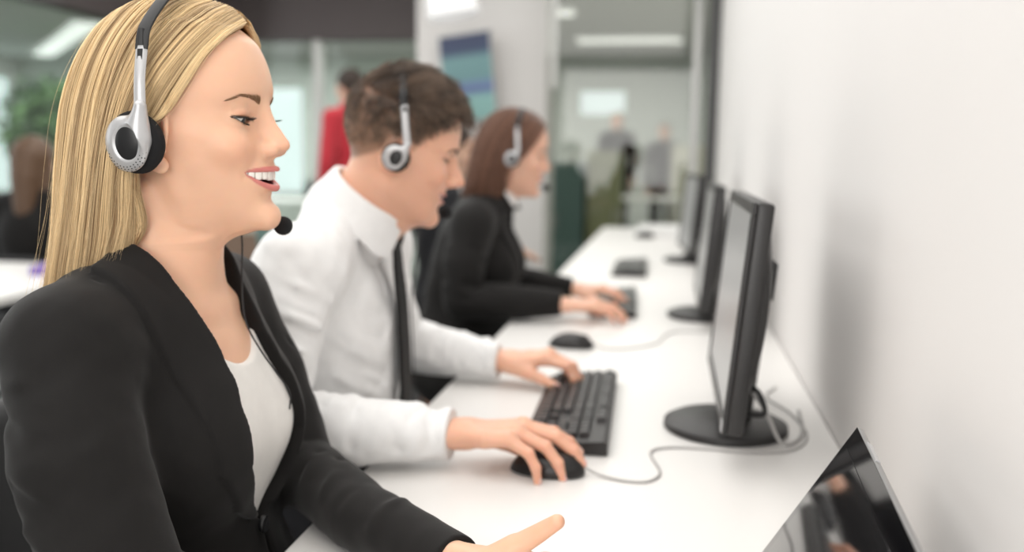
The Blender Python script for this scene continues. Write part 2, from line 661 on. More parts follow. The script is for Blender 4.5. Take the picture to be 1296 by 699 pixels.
def head_sdf(P, g):
    y = P[:, 1]
    ya = np.abs(y)
    Q = P.copy(); Q[:, 1] = ya          # mirrored: features are made once
    f = s_ell(P, (-5, 0, 45), (92, 71 * g.get('wide', 1), 82))
    f = smin(f, face_shell(P, g.get('wide', 1.0)), 7)
    # cheeks and brow
    ck = g.get('cheek', 1.0)
    f = smin(f, s_ell(Q, (66, 37, -10), (15, 15 * ck, 15)), 14)
    if g.get('brow', 0) > 0:
        f = smin(f, s_chain(Q, [(82, 5, 33), (79, 26, 37), (68, 44, 33)], [5, 6, 5]), 12)
    # chin
    f = smin(f, s_ell(P, (g.get('chin', 80), 0, -80), (11, 13 * g.get('jaw', 1), 12)), 16)
    if g.get('jaw', 1) > 1:
        f = smin(f, s_cone(Q, (62, 24, -74), (6, 48, -48), 14, 13), 18)
    # nasolabial fold
    f = ridge(Q, f, [(93, 17, -14), (86, 27, -27), (79, 33, -39)], -g.get('fold', 1.4), 4.0)
    # nose
    n = g.get('nose', 1.0)
    nx = g.get('nose_x', 0.0)
    nz = -9 + g.get('nose_z', 0.0)
    tip = (108 + nx, 0, nz)
    f = smin(f, s_chain(P, [(80, 0, 24), (87 + nx * .5, 0, 6), (94 + nx * .7, 0, nz + 1)], [6.5, 8.0 * n, 10.0 * n]), 7)
    f = smin(f, s_chain(P, [(82, 0, 30), (93 + nx * .4, 0, 11), tip], [6.0, 6.2 * n, 7.2 * n]), 9)
    f = smin(f, s_cone(Q, (99 + nx, 0, nz - 4), (88, 0, nz - 12), 6.5 * n, 6), 6)
    f = smin(f, s_ell(Q, (95 + nx * .6, 12 * n, nz - 5), (10.5, 5.8 * n, 6.8)), 7)
    f = smax(f, -s_ell(Q, (100 + nx * .8, 6.3 * n, nz - 13), (5.5, 2.6, 3.6), rotm(0, -25, 0)), 2)
    # eye: lid ball with the slit between the lids
    E = v3(g.get('eye', (64.5, 31, 19)))
    lid = s_sphere(Q, E, 13.6)
    f = smin(f, lid, 4.5)
    yo = (Q[:, 1] - E[1]) / 13.5
    zc = E[2] + g.get('slit_z', -4.0) - 2.0 * np.clip(yo, -1, 1) * -0.6 + 2.2 * yo ** 2
    hh = g.get('slit', 1.6) * (1 - yo ** 2)
    cut = np.maximum(np.abs(Q[:, 2] - zc) - hh, E[0] + 4 - Q[:, 0])
    cut = np.maximum(cut, 11.0 - np.linalg.norm(Q - E, axis=1))
    f = smax(f, -cut, 0.8)
    # crease above the upper lid
    f = ridge(Q, f, [(76, 19, E[2] + 6), (79, 31, E[2] + 9.5), (70, 45, E[2] + 4)], -1.3, 2.6)
    # lips and mouth
    zt, zb, xl, t, hw = mouth_lines(y, g)
    tt = 1 - np.clip(t, 0, 1) ** 2
    ru = 1.6 + g.get('lip', 1.0) * 2.6 * np.sqrt(tt)
    rl = 1.6 + g.get('lip', 1.0) * 3.3 * np.sqrt(tt)
    endc = np.maximum(ya - hw, 0)
    up_l = np.sqrt((P[:, 0] - (xl - 3.2)) ** 2 * 0.8 + (P[:, 2] - (zt + 2.6 * (0.4 + 0.6 * tt))) ** 2 + endc ** 2) - ru
    lo_l = np.sqrt((P[:, 0] - (xl - 4.0)) ** 2 * 0.8 + (P[:, 2] - (zb - 3.0 * (0.4 + 0.6 * tt))) ** 2 + endc ** 2) - rl
    f = smin(f, up_l, 4.0)
    f = smin(f, lo_l, 4.5)
    if g.get('open', 9.0) > 0.5:
        cut = np.maximum(np.maximum(P[:, 2] - zt, zb - P[:, 2]), np.maximum((xl - 18) - P[:, 0], ya - hw))
        f = smax(f, -cut, 1.2)
    else:
        f = ridge(P, f, [(xx, yy, zz) for xx, yy, zz in [(76, -24, -36), (90, -12, -41), (95, 0, -42), (90, 12, -41), (76, 24, -36)]], -1.8, 1.6)
    # philtrum, chin crease
    f = ridge(P, f, [(92, 0, -24), (95, 0, -34)], -0.8, 2.5)
    f = ridge(P, f, [(91, -12, -62), (93, 0, -65), (91, 12, -62)], -1.6, 5.0)
    # ears
    if g.get('ears', True):
        R = rotm(0, 14, 0) @ rotm(0, 0, 22)
        ec = v3((-8 + g.get('ear_x', 0), 69 * g.get('wide', 1) + 2, 2 - g.get('ear_x', 0) * .4))
        ear = s_ell(Q, ec, (17, 5.5, 31), R)
        ear = smax(ear, -s_ell(Q, ec + v3((2, 6, 3)), (11, 5.5, 21), R), 3)
        ear = smin(ear, s_ell(Q, ec + v3((5, -1, -26)), (8, 4, 8)), 5)
        ear = smin(ear, s_chain(Q, [ec + v3((9, 3, -12)), ec + v3((3, 4, -2)), ec + v3((-2, 4, 12))], [3.2, 2.8, 2.5]), 3)
        f = smin(f, ear, 4)
    return f


def head_tone(Q, g):
    """natural skin, lip and lid colours at head-local points"""
    base = np.array(g['skin'])
    c = np.tile(base, (len(Q), 1))
    y = Q[:, 1]; ya = np.abs(y)

    def blend(mask, col):
        return c * (1 - mask[:, None]) + np.array(col) * mask[:, None]
    R = np.stack([Q[:, 0], ya, Q[:, 2]], 1)
    # rosier cheeks, nose tip and ears
    d = np.linalg.norm((R - np.array([74, 38, -14])) / np.array([26, 20, 18]), axis=1)
    c = blend(np.exp(-d ** 2) * 0.45, base * np.array([1.0, 0.80, 0.76]))
    d = np.linalg.norm((R - np.array([108, 0, -10])) / 12.0, axis=1)
    c = blend(np.exp(-d ** 2) * 0.4, base * np.array([1.0, 0.80, 0.76]))
    d = np.linalg.norm((R - np.array([-5, 74, 0])) / np.array([20, 8, 34]), axis=1)
    c = blend(np.exp(-d ** 4) * 0.5, base * np.array([1.0, 0.68, 0.62]))
    if g.get('stubble', 0) > 0:
        d = np.linalg.norm((R - np.array([55, 30, -70])) / np.array([55, 45, 34]), axis=1)
        c = blend(np.exp(-d ** 4) * g['stubble'], base * np.array([0.78, 0.72, 0.70]))
    # lips
    zt, zb, xl, t, hw = mouth_lines(y, g)
    tt = np.sqrt(np.clip(1 - t ** 2, 0, 1))
    lipk = g.get('lip', 1.0)
    up_e = zt + 0.8 + 7.2 * lipk * tt * (1 - 0.22 * np.exp(-(y / 3.0) ** 2))
    lo_e = zb - 0.8 - 8.2 * lipk * tt
    m_ = np.clip((up_e - Q[:, 2]) / 1.0 + .5, 0, 1) * np.clip((Q[:, 2] - lo_e) / 1.0 + .5, 0, 1) * np.clip((hw + 2 - ya) / 1.5, 0, 1) * (Q[:, 0] > 62)
    c = blend(m_, g['lips'])
    ins = ((Q[:, 0] < xl - 7) & (Q[:, 2] < zt + 1) & (Q[:, 2] > zb - 1) & (ya < hw) & (Q[:, 0] > 60)).astype(float) if g.get('open', 9) > .5 else np.zeros(len(Q))
    c = blend(ins, (0.16, 0.03, 0.03))
    # lids: a warm shadow colour on the upper lid and a dark lash line
    E = np.array(g.get('eye', (64.5, 31, 19)))
    yo = (ya - E[1]) / 13.5
    zc = E[2] + g.get('slit_z', -4.0) + 1.2 * np.clip(yo, -1, 1) + 2.2 * yo ** 2
    near = (Q[:, 0] > E[0] + 3) & (np.abs(yo) < 1.15)
    dz = Q[:, 2] - zc
    if g.get('makeup', 0) > 0:
        c = blend(np.where(near & (dz > 0), np.exp(-((dz - 4) / 5.0) ** 2 - (yo / .85) ** 4) * 0.6 * g['makeup'], 0), base * np.array([0.72, 0.55, 0.48]))
    hh = g.get('slit', 1.6) * (1 - yo ** 2)
    dl = np.abs(dz - hh)
    c = blend(np.where(near, np.exp(-(dl / g.get('liner', 0.9)) ** 2) * 0.9, 0), (0.06, 0.03, 0.02))
    # scalp under the hair
    if 'scalp' in g:
        s = g['scalp_mask'](Q)
        c = blend(s, g['scalp'])
    return c


def surf_x(y, z, g, lo=40.0, hi=125.0):
    """front of the face at (y, z): bisection along x"""
    y = np.atleast_1d(np.array(y, dtype=float)); z = np.atleast_1d(np.array(z, dtype=float))
    a = np.full(len(y), lo); b = np.full(len(y), hi)
    for _ in range(24):
        mm = (a + b) / 2
        P = np.stack([mm, y, z], 1).astype(np.float32)
        s = head_sdf(P, g) < 0
        a = np.where(s, mm, a); b = np.where(s, b, mm)
    return (a + b) / 2


def head_frame(g):
    """rotation (columns are the head's axes in the person's frame) and centre, mm"""
    R = (Matrix.Rotation(math.radians(g.get('yaw', 0)), 3, 'Z') @ Matrix.Rotation(math.radians(-g.get('pitch', 0)), 3, 'Y')
         @ Matrix.Rotation(math.radians(g.get('roll', 0)), 3, 'X'))
    return np.array(R, dtype=np.float32), v3(g['c'])


def to_head(P, g):
    R, c = head_frame(g)
    return ((P - c) @ R) / g.get('size', 1.0)


def from_head(Q, g):
    R, c = head_frame(g)
    return (np.asarray(Q, dtype=np.float32) * g.get('size', 1.0)) @ R.T + c


def face_extras(root, g, rnd, detail=True):
    """eyes, teeth, brows and lashes as parts of the person"""
    E = g.get('eye', (64.5, 31, 19))
    sz = g.get('size', 1.0)
    Rm, cc = head_frame(g)
    Mh = Matrix.Translation(Vector([float(v) for v in cc]) * 0.001) @ Matrix([[float(v) for v in r] for r in Rm]).to_4x4()
    for s in (1, -1):
        b = MB()
        look = Matrix.Rotation(math.radians(g.get('look', 28)), 4, 'Y') @ Matrix.Rotation(PI / 2, 4, 'Y')
        prof = [(math.sin(PI * i / 20) * 12.2, -math.cos(PI * i / 20) * 12.2) for i in range(21)]
        prof[0] = (0, -12.2); prof[-1] = (0, 12.2)
        b.lathe(prof, 24)
        b.xf(Matrix.Scale(sz * .001, 4))
        me = b.mesh('eyeball')
        me.materials.append(MAT['eye_white'])
        me.materials.append(g['iris_mat'])
        for p in me.polygons:
            if p.center.z > 0.0105 * sz: p.material_index = 1
        o = link('eyeball', me, None, root, smooth=True)
        o.matrix_local = Mh @ Matrix.Translation(Vector((E[0], s * E[1], E[2])) * sz * .001) @ look
    if g.get('open', 9) > .5 and detail:
        zt, zb, xl, t, hw = mouth_lines(np.linspace(-1, 1, 3), g)
        for row, mm_ in (('upper_teeth', 1),):
            b = MB()
            w = [8.2, 6.6, 7.4, 6.6, 6.4]
            ys = []
            y = 0.0
            for k in range(5):
                cs_ = [1, .97, .90, .80, .74][k]; ys.append((y + w[k] * cs_ / 2, w[k] * 1.06)); y += w[k] * cs_
            for s in (1, -1):
                for k, (yc, ww) in enumerate(ys):
                    if yc > hw + 3: continue
                    xt = g.get('mouth_x', 95.0) - 7.2 - 15.0 * (yc / 28.0) ** 2 - (2.5 if mm_ < 0 else 0)
                    ztt, zbb, _, tq, _ = mouth_lines(np.array([yc]), g)
                    top = float(ztt[0]) + 3
                    hgt = [11.8, 10.8, 11.0, 9.6, 8.6][k]
                    ang = -math.atan2(30.0 * yc / 28.0 ** 2, 1.0) * s
                    if mm_ > 0:
                        lo_, hi_ = top - hgt, top + 2
                    else:
                        lo_, hi_ = float(zbb[0]) - 7, float(zbb[0]) + 1.2
                    mt = MB()
                    R3 = Matrix.Rotation(-ang, 3, 'Z')
                    b.box((xt - 3, s * yc - ww / 2 + .1, lo_), (xt + 1.5, s * yc + ww / 2 - .1, hi_), bev=2.0, rot=R3, seg=3)
            b.xf(Matrix.Scale(sz * .001, 4))
            b.xf(Mh)
            b.build(row, MAT['teeth'], root, smooth=True, kind='stuff')
    # brows
    n = g.get('brow_n', 260)
    cur = []
    for s in (1, -1):
        t = rnd.uniform(0, 1, n)
        bt = g.get('brow_thick', 1.0)
        bz = g.get('brow_z', 0.0)
        y0 = 13 + 34 * t
        z0 = 33 + bz + 5.5 * np.sin(np.clip(t * 1.25, 0, 1.3) * 1.7) - 5 * np.clip(t - .72, 0, 1) * 3 + rnd.uniform(-1, 1, n) * 2.1 * bt * (1 - 0.75 * t)
        L = (6.5 - 2.5 * t) * rnd.uniform(.7, 1.1, n)
        dy = L * (0.45 + 0.5 * t); dz = L * (0.85 - 1.15 * t)
        K = 4
        pts = []
        for k in range(K):
            u = k / (K - 1)
            yy = y0 + dy * u; zz = z0 + dz * u
            xx = surf_x(s * yy, zz, g) + 0.3 + 0.7 * math.sin(u * 2.6)
            pts.append(np.stack([xx, s * yy, zz], 1))
        cur.append(np.stack(pts, 1))
    cur = np.concatenate(cur)
    W = from_head(cur.reshape(-1, 3), g).reshape(cur.shape) * .001
    strands('eyebrows', W, np.full(len(W), g.get('brow_r', 0.00013)), rnd.uniform(0, .5, len(W)), g['brow_mat'], root, kind='stuff')
    # lashes
    if g.get('lashes', 0) > 0:
        n = 46
        cur = []
        for s in (1, -1):
            for up_ in (1, 0):
                yo = np.linspace(-.85, 1.02, n)
                yy = E[1] + 13.5 * yo
                zc = E[2] + g.get('slit_z', -4.0) + 1.2 * np.clip(yo, -1, 1) + 2.2 * yo ** 2
                hh = g.get('slit', 1.6) * np.clip(1 - yo ** 2, 0, 1)
                z0 = zc + (hh if up_ else -hh)
                x0 = E[0] + np.sqrt(np.maximum(13.6 ** 2 - (yy - E[1]) ** 2 - (z0 - E[2]) ** 2, 4)) - 0.3
                L = g['lashes'] * (8.5 if up_ else 3.5) * (0.6 + 0.5 * (yo + 1) / 2) * rnd.uniform(.8, 1.1, n)
                pts = []
                for k in range(6):
                    u = k / 5
                    ox = L * (u * 0.9)
                    oz = L * ((-0.55 * u + 0.55 * u * u) if up_ else -0.45 * u)
                    oy = L * 0.55 * yo * u
                    pts.append(np.stack([x0 + ox, s * (yy + oy), z0 + oz], 1))
                cur.append(np.stack(pts, 1))
        cur = np.concatenate(cur)
        W = from_head(cur.reshape(-1, 3), g).reshape(cur.shape) * .001
        strands('eyelashes', W, np.full(len(W), 0.00026), np.zeros(len(W)), MAT['lash'], root, kind='stuff', tip=.2)


# ------------------------------------------------------------------ hands (mm)
def hand_spec(wrist, fwd, palm, side, curls, spread=(7, 1, -5, -11), thumb=(38, 25, 12, 10), size=1.0, thumb_drop=8.0, lift=(0, 0, 0, 0)):
    """wrist point, direction to the knuckles, palm normal (towards what it touches), side = +1 when the thumb lies to the
    left of fwd seen from the back of the hand; curls: bend in degrees at the three joints of each finger (index to little)"""
    fwd = Vector(fwd).normalized()
    dn = Vector(palm); dn = (dn - fwd * dn.dot(fwd)).normalized()
    lat = fwd.cross(dn) * -1 * side      # towards the thumb
    w = Vector(wrist)
    S = size

    def pt(a, b, c): return w + (fwd * a + lat * b + dn * c) * S
    fingers = []
    mcp = [(88, 25, -1), (92, 4, -4), (87, -16, -3), (78, -33, 1)]
    seg = [(43, 25, 20), (47, 29, 21), (43, 27, 21), (34, 20, 19)]
    rad = [(10, 8.6, 7.8, 6.6), (10.2, 8.8, 8.0, 6.8), (9.8, 8.3, 7.6, 6.4), (8.8, 7.4, 6.6, 5.7)]
    for i in range(4):
        p = pt(*mcp[i])
        d0 = (fwd + lat * math.tan(math.radians(spread[i]))).normalized()
        pts = [p]
        ang = -math.radians(lift[i])
        for k in range(3):
            ang += math.radians(curls[i][k])
            d = d0 * math.cos(ang) + dn * math.sin(ang)
            p = p + d * seg[i][k] * S
            pts.append(p)
        fingers.append((pts, [r * S for r in rad[i]]))
    # thumb
    a0, bend1, bend2, drop = thumb
    base = pt(22, 20, 6)
    d = (fwd * math.cos(math.radians(a0)) + lat * math.sin(math.radians(a0)) + dn * math.sin(math.radians(drop))).normalized()
    p1 = base + d * 40 * S
    d2 = (d - lat * math.sin(math.radians(bend1)) * .8 + dn * .1).normalized()
    p2 = p1 + d2 * 34 * S
    d3 = (d2 - lat * math.sin(math.radians(bend2)) * .8 + dn * .05).normalized()
    p3 = p2 + d3 * 27 * S
    th = ([base, p1, p2, p3], [14 * S, 12 * S, 9.8 * S, 7.8 * S])
    palm_pts = [[pt(4, 8 * (1 - i) * .8, 0), pt(45, 19 - 17 * i, 0), pt(*mcp[i])] for i in range(4)]
    return dict(f=fingers, t=th, palm=palm_pts, w=w, S=S, dn=dn, fwd=fwd, lat=lat)


def hand_sdf(P, h, fore=None, r_w=(25, 20)):
    S = h['S']
    f = None
    for i, pp in enumerate(h['palm']):
        g = s_chain(P, pp, [13.5 * S, 13.0 * S, (11.2 if i < 3 else 10) * S])
        f = g if f is None else smin(f, g, 9 * S)
    f = smin(f, s_cone(P, h['t'][0][0], h['t'][0][1], 15.5 * S, 12.5 * S), 14 * S)
    # wrist and forearm: wider than thick
    if fore is not None:
        a = Vector(h['w']); b = Vector(fore)
        ax = (b - a).normalized()
        lat = (h['lat'] - ax * h['lat'].dot(ax)).normalized()
        q = P - v3(a)
        l = q @ v3(lat)
        Pf = P - np.outer(l * 0.28, v3(lat))
        f = smin(f, s_chain(Pf, [a + h['fwd'] * 10, a + ax * 25, a + ax * 90, b], [19.5 * S, 19.5 * S, 22 * S, 26 * S]), 15 * S)
    th = s_chain(P, h['t'][0], h['t'][1])
    f = smin(f, th, 5 * S)
    fin = None
    for pts, rs in h['f']:
        g = s_chain(P, pts, rs)
        # knuckles
        g = smin(g, s_sphere(P, pts[1] - h['dn'] * 0.8, rs[1] * 1.04), 3)
        g = smin(g, s_sphere(P, pts[2] - h['dn'] * 0.5, rs[2] * 1.04), 3)
        fin = g if fin is None else smin(fin, g, 1.2)
    f = smin(f, fin, 6.5 * S)
    for i in range(4):
        k = h['f'][i][0][0]
        f = ridge(P, f, [k - h['dn'] * 11 * S, k - h['dn'] * 11.5 * S - h['fwd'] * 3], 1.4, 8)
    for i in range(3):
        a = (h['f'][i][0][0] + h['f'][i + 1][0][0]) / 2
        f = ridge(P, f, [a - h['dn'] * 12, a - h['dn'] * 12 - h['fwd'] * 40 * S], -0.9, 6)
    return f


def hand_tone(V, c, h, skin):
    """pinker knuckles, tips and nails"""
    skin = np.array(skin)
    S = h['S']
    pink = skin * np.array([1.0, .74, .70])
    nail = np.array([.80, .52, .47])
    for pts, rs in h['f'] + [h['t']]:
        for k, (p, w) in enumerate(((pts[1], .35), (pts[2], .30), (pts[3], .45))):
            d = np.linalg.norm(V - v3(p), axis=1) / (11 * S)
            a = (np.exp(-d ** 2) * w)[:, None]
            c = c * (1 - a) + pink * a
        d3 = (pts[3] - pts[2]).normalized()
        dn = (h['dn'] - d3 * h['dn'].dot(d3)).normalized()
        if h.get('nail_dn') is not None and pts is h['t'][0]:
            dn = Vector(h['nail_dn']); dn = (dn - d3 * dn.dot(d3)).normalized()
        q = V - v3(pts[3] + d3 * 1.5)
        u = q @ v3(d3); n_ = q @ v3(-dn); s_ = q @ v3(d3.cross(dn))
        mk = (np.abs(u / (6.5 * S)) ** 3 + np.abs(s_ / (rs[3] * .72)) ** 3 < 1) & (n_ > rs[3] * .45)
        c[mk] = nail
    return c


# ------------------------------------------------------------------ hair: strands that follow guide lines (head frame, mm)
def guide_field(guides, K):
    """guides: list of polylines -> array (G, K, 3)"""
    return np.stack([spline(gd, K) for gd in guides])


def comb(G, u):
    """interpolates guide curves at positions u (0..len-1)"""
    n = len(G)
    i = np.clip(u.astype(int), 0, n - 2)
    f = (u - i)[:, None, None]
    P0 = G[np.maximum(i - 1, 0)]; P1 = G[i]; P2 = G[i + 1]; P3 = G[np.minimum(i + 2, n - 1)]
    return 0.5 * (2 * P1 + (P2 - P0) * f + (2 * P0 - 5 * P1 + 4 * P2 - P3) * f ** 2 + (3 * P1 - P0 - 3 * P2 + P3) * f ** 3)


def push_out(C, g, margin):
    """keeps hair points at least margin outside the head"""
    c0 = np.array([-6, 0, 40.0])
    m = np.broadcast_to(margin, C.shape[:2] + (1,))[..., 0]
    sel = C[..., 2] > -25
    Q = C[sel]; mm_ = m[sel]
    for _ in range(2):
        d = head_sdf(Q.astype(np.float32), g)
        dr = Q - c0; dr /= np.linalg.norm(dr, axis=1)[:, None]
        Q = Q + dr * np.maximum(mm_ - d, 0)[:, None]
    C = C.copy(); C[sel] = Q
    return C


def long_hair(root, g, guides_near, guides_far, n, mt, cap_mt, radius, rs, spread=9.0, wisps=60, cap_in=7.0, K=26, vend=None):
    allc, rad, sh = [], [], []
    caps = []
    for side, gd in ((-1, guides_near), (1, guides_far)):
        G = guide_field(gd, K)
        m_ = n // 2
        u = rs.uniform(0, len(gd) - 1, m_)
        # locks: nearby strands share a path towards their ends
        nl = 46
        lock = np.sort(rs.uniform(0, len(gd) - 1, nl))
        li = np.argmin(np.abs(u[:, None] - lock[None]), axis=1)
        C = comb(G, u)
        CL = comb(G, lock)[li]
        v = np.linspace(0, 1, K)[None, :, None]
        pull = 0.55 * v ** 0.8 * rs.uniform(.2, 1, (m_, 1, 1))
        C = C * (1 - pull) + CL * pull
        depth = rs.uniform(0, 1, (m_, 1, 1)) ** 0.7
        # inward direction: towards the head's vertical axis
        axis = np.array([-8.0, 0, 30.0])
        inw = axis[None, None] - C
        inw[..., 2] *= np.where(C[..., 2] > 40, 1.0, 0.0)
        inw /= np.maximum(np.linalg.norm(inw, axis=2, keepdims=True), 1)
        C = C + inw * depth * spread
        # lock relief and waviness
        ph = rs.uniform(0, 6.28, nl)[li][:, None, None]
        C = C - inw * (1.6 * np.sin(ph + v * 3.0)) * np.minimum(v * 3, 1)
        C[..., 0:1] += 1.6 * np.sin(ph * 1.7 + v * 7) * v
        C = C + rs.normal(size=(m_, 1, 3)) * 0.9 * v
        # start a little way down the guide so the scalp is covered everywhere
        st = rs.uniform(0, .25, m_) * (rs.uniform(size=m_) < .5)
        en = rs.uniform(.86, 1.0, m_)
        tt = st[:, None] + (en - st)[:, None] * np.linspace(0, 1, K)[None]
        x = tt * (K - 1)
        i0 = np.clip(x.astype(int), 0, K - 2)
        fr = (x - i0)[..., None]
        ar = np.arange(m_)[:, None]
        C = C[ar, i0] * (1 - fr) + C[ar, i0 + 1] * fr
        C = push_out(C, g, 1.5 + (1 - depth) * (spread * .7))
        allc.append(C)
        rad.append(np.full(m_, radius) * rs.uniform(.7, 1.2, m_))
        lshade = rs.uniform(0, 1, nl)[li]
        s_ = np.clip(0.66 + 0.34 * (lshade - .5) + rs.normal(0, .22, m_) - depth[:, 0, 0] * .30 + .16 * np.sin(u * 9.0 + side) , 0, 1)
        sh.append(s_)
        # cap surface just beneath the strands
        inw2 = axis[None, None] - G
        inw2[..., 2] *= np.where(G[..., 2] > 40, 1.0, 0.0)
        inw2 /= np.maximum(np.linalg.norm(inw2, axis=2, keepdims=True), 1)
        fine = push_out(comb(G + inw2 * cap_in, np.linspace(0, len(gd) - 1, 40)), g, np.full((40, 1, 1), 1.2))
        caps.append(fine[:, :K - 3])
    if wisps:
        # stray hairs
        src = np.concatenate(allc)
        pick = rs.randint(0, len(src), wisps)
        Wp = src[pick].copy()
        v = np.linspace(0, 1, K)[None, :, None]
        dirn = Wp - np.array([-8.0, 0, 0]); dirn[..., 2] = 0
        dirn /= np.maximum(np.linalg.norm(dirn, axis=2, keepdims=True), 1)
        Wp = Wp + dirn * rs.uniform(2, 20, (wisps, 1, 1)) * v ** 1.5 + rs.normal(size=(wisps, 1, 3)) * 6 * v * np.sin(v * rs.uniform(2, 6, (wisps, 1, 1)))
        allc.append(Wp); rad.append(np.full(wisps, radius * .5)); sh.append(rs.uniform(.5, 1, wisps))
    C = np.concatenate(allc)
    W = from_head(C.reshape(-1, 3), g).reshape(C.shape) * .001
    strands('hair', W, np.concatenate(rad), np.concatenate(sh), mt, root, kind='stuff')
    bm = bmesh.new()
    for fine in caps:
        U, Kc, _ = fine.shape
        w = from_head(fine.reshape(-1, 3), g).reshape(fine.shape) * .001
        inn = fine.copy()
        vs = [[bm.verts.new(w[a, b]) for b in range(Kc)] for a in range(U)]
        for a in range(U - 1):
            for b in range(Kc - 1):
                bm.faces.new((vs[a][b], vs[a + 1][b], vs[a + 1][b + 1], vs[a][b + 1]))
    me = bpy.data.meshes.new('hair_mass')
    bm.to_mesh(me); bm.free()
    o = link('hair_mass', me, cap_mt, root, smooth=True)
    sm = o.modifiers.new('thick', 'SOLIDIFY'); sm.thickness = 0.004; sm.offset = 0
    return o


def short_hair(root, g, mt, rs, n, length, radius, mask, comb_dir, lift=0.4, kind='stuff', shade=(.5, .2)):
    """roots scattered over the skull, combed back or forward"""
    d = rs.normal(size=(n * 2, 3)); d /= np.linalg.norm(d, axis=1)[:, None]
    c = np.array([-6, 0, 44.0])
    a = np.zeros(len(d)); b = np.full(len(d), 140.0)
    for _ in range(16):
        m_ = (a + b) / 2
        s = head_sdf((c + d * m_[:, None]).astype(np.float32), g) < 0
        a = np.where(s, m_, a); b = np.where(s, b, m_)
    R = c + d * a[:, None]
    L = length(R)
    keep = (mask(R) > rs.uniform(size=len(R))) & (L > 0)
    R = R[keep][:n]; d = d[keep][:n]; L = L[keep][:n]
    cd = comb_dir(R)
    nrm = d / np.array([91, 71, 80]) ** 2 * 6000; nrm /= np.linalg.norm(nrm, axis=1)[:, None]
    cd = cd + rs.normal(size=cd.shape) * .22
    for ax_ in range(3):
        cd[:, ax_] += .5 * wav(R.astype(np.float32), 26, 40 + ax_)
    L = L * (1 + .28 * wav(R.astype(np.float32), 22, 50))
    cd = cd - nrm * np.sum(cd * nrm, 1)[:, None]
    cd /= np.maximum(np.linalg.norm(cd, axis=1)[:, None], 1e-3)
    K = 7
    pts = [R - nrm * 1.0]
    p = R - nrm * 1.0
    lf = lift(R) if callable(lift) else np.full(len(R), lift)
    for k in range(1, K):
        u = k / (K - 1)
        dr = nrm * (lf * (1.25 - u) + .10)[:, None] + cd * (0.35 + u * .8)
        dr /= np.linalg.norm(dr, axis=1)[:, None]
        p = p + dr * (L / (K - 1))[:, None]
        pts.append(p)
    C = np.stack(pts, 1)
    W = from_head(C.reshape(-1, 3), g).reshape(C.shape) * .001
    sh = np.clip(rs.normal(shade[0], shade[1], len(W)) + .30 * wav(R.astype(np.float32), 30, 6) + np.interp(R[:, 2], [10, 75], [.35, -.18]), 0, 1)
    return strands('hair', W, np.full(len(W), radius), sh, mt, root, kind=kind)


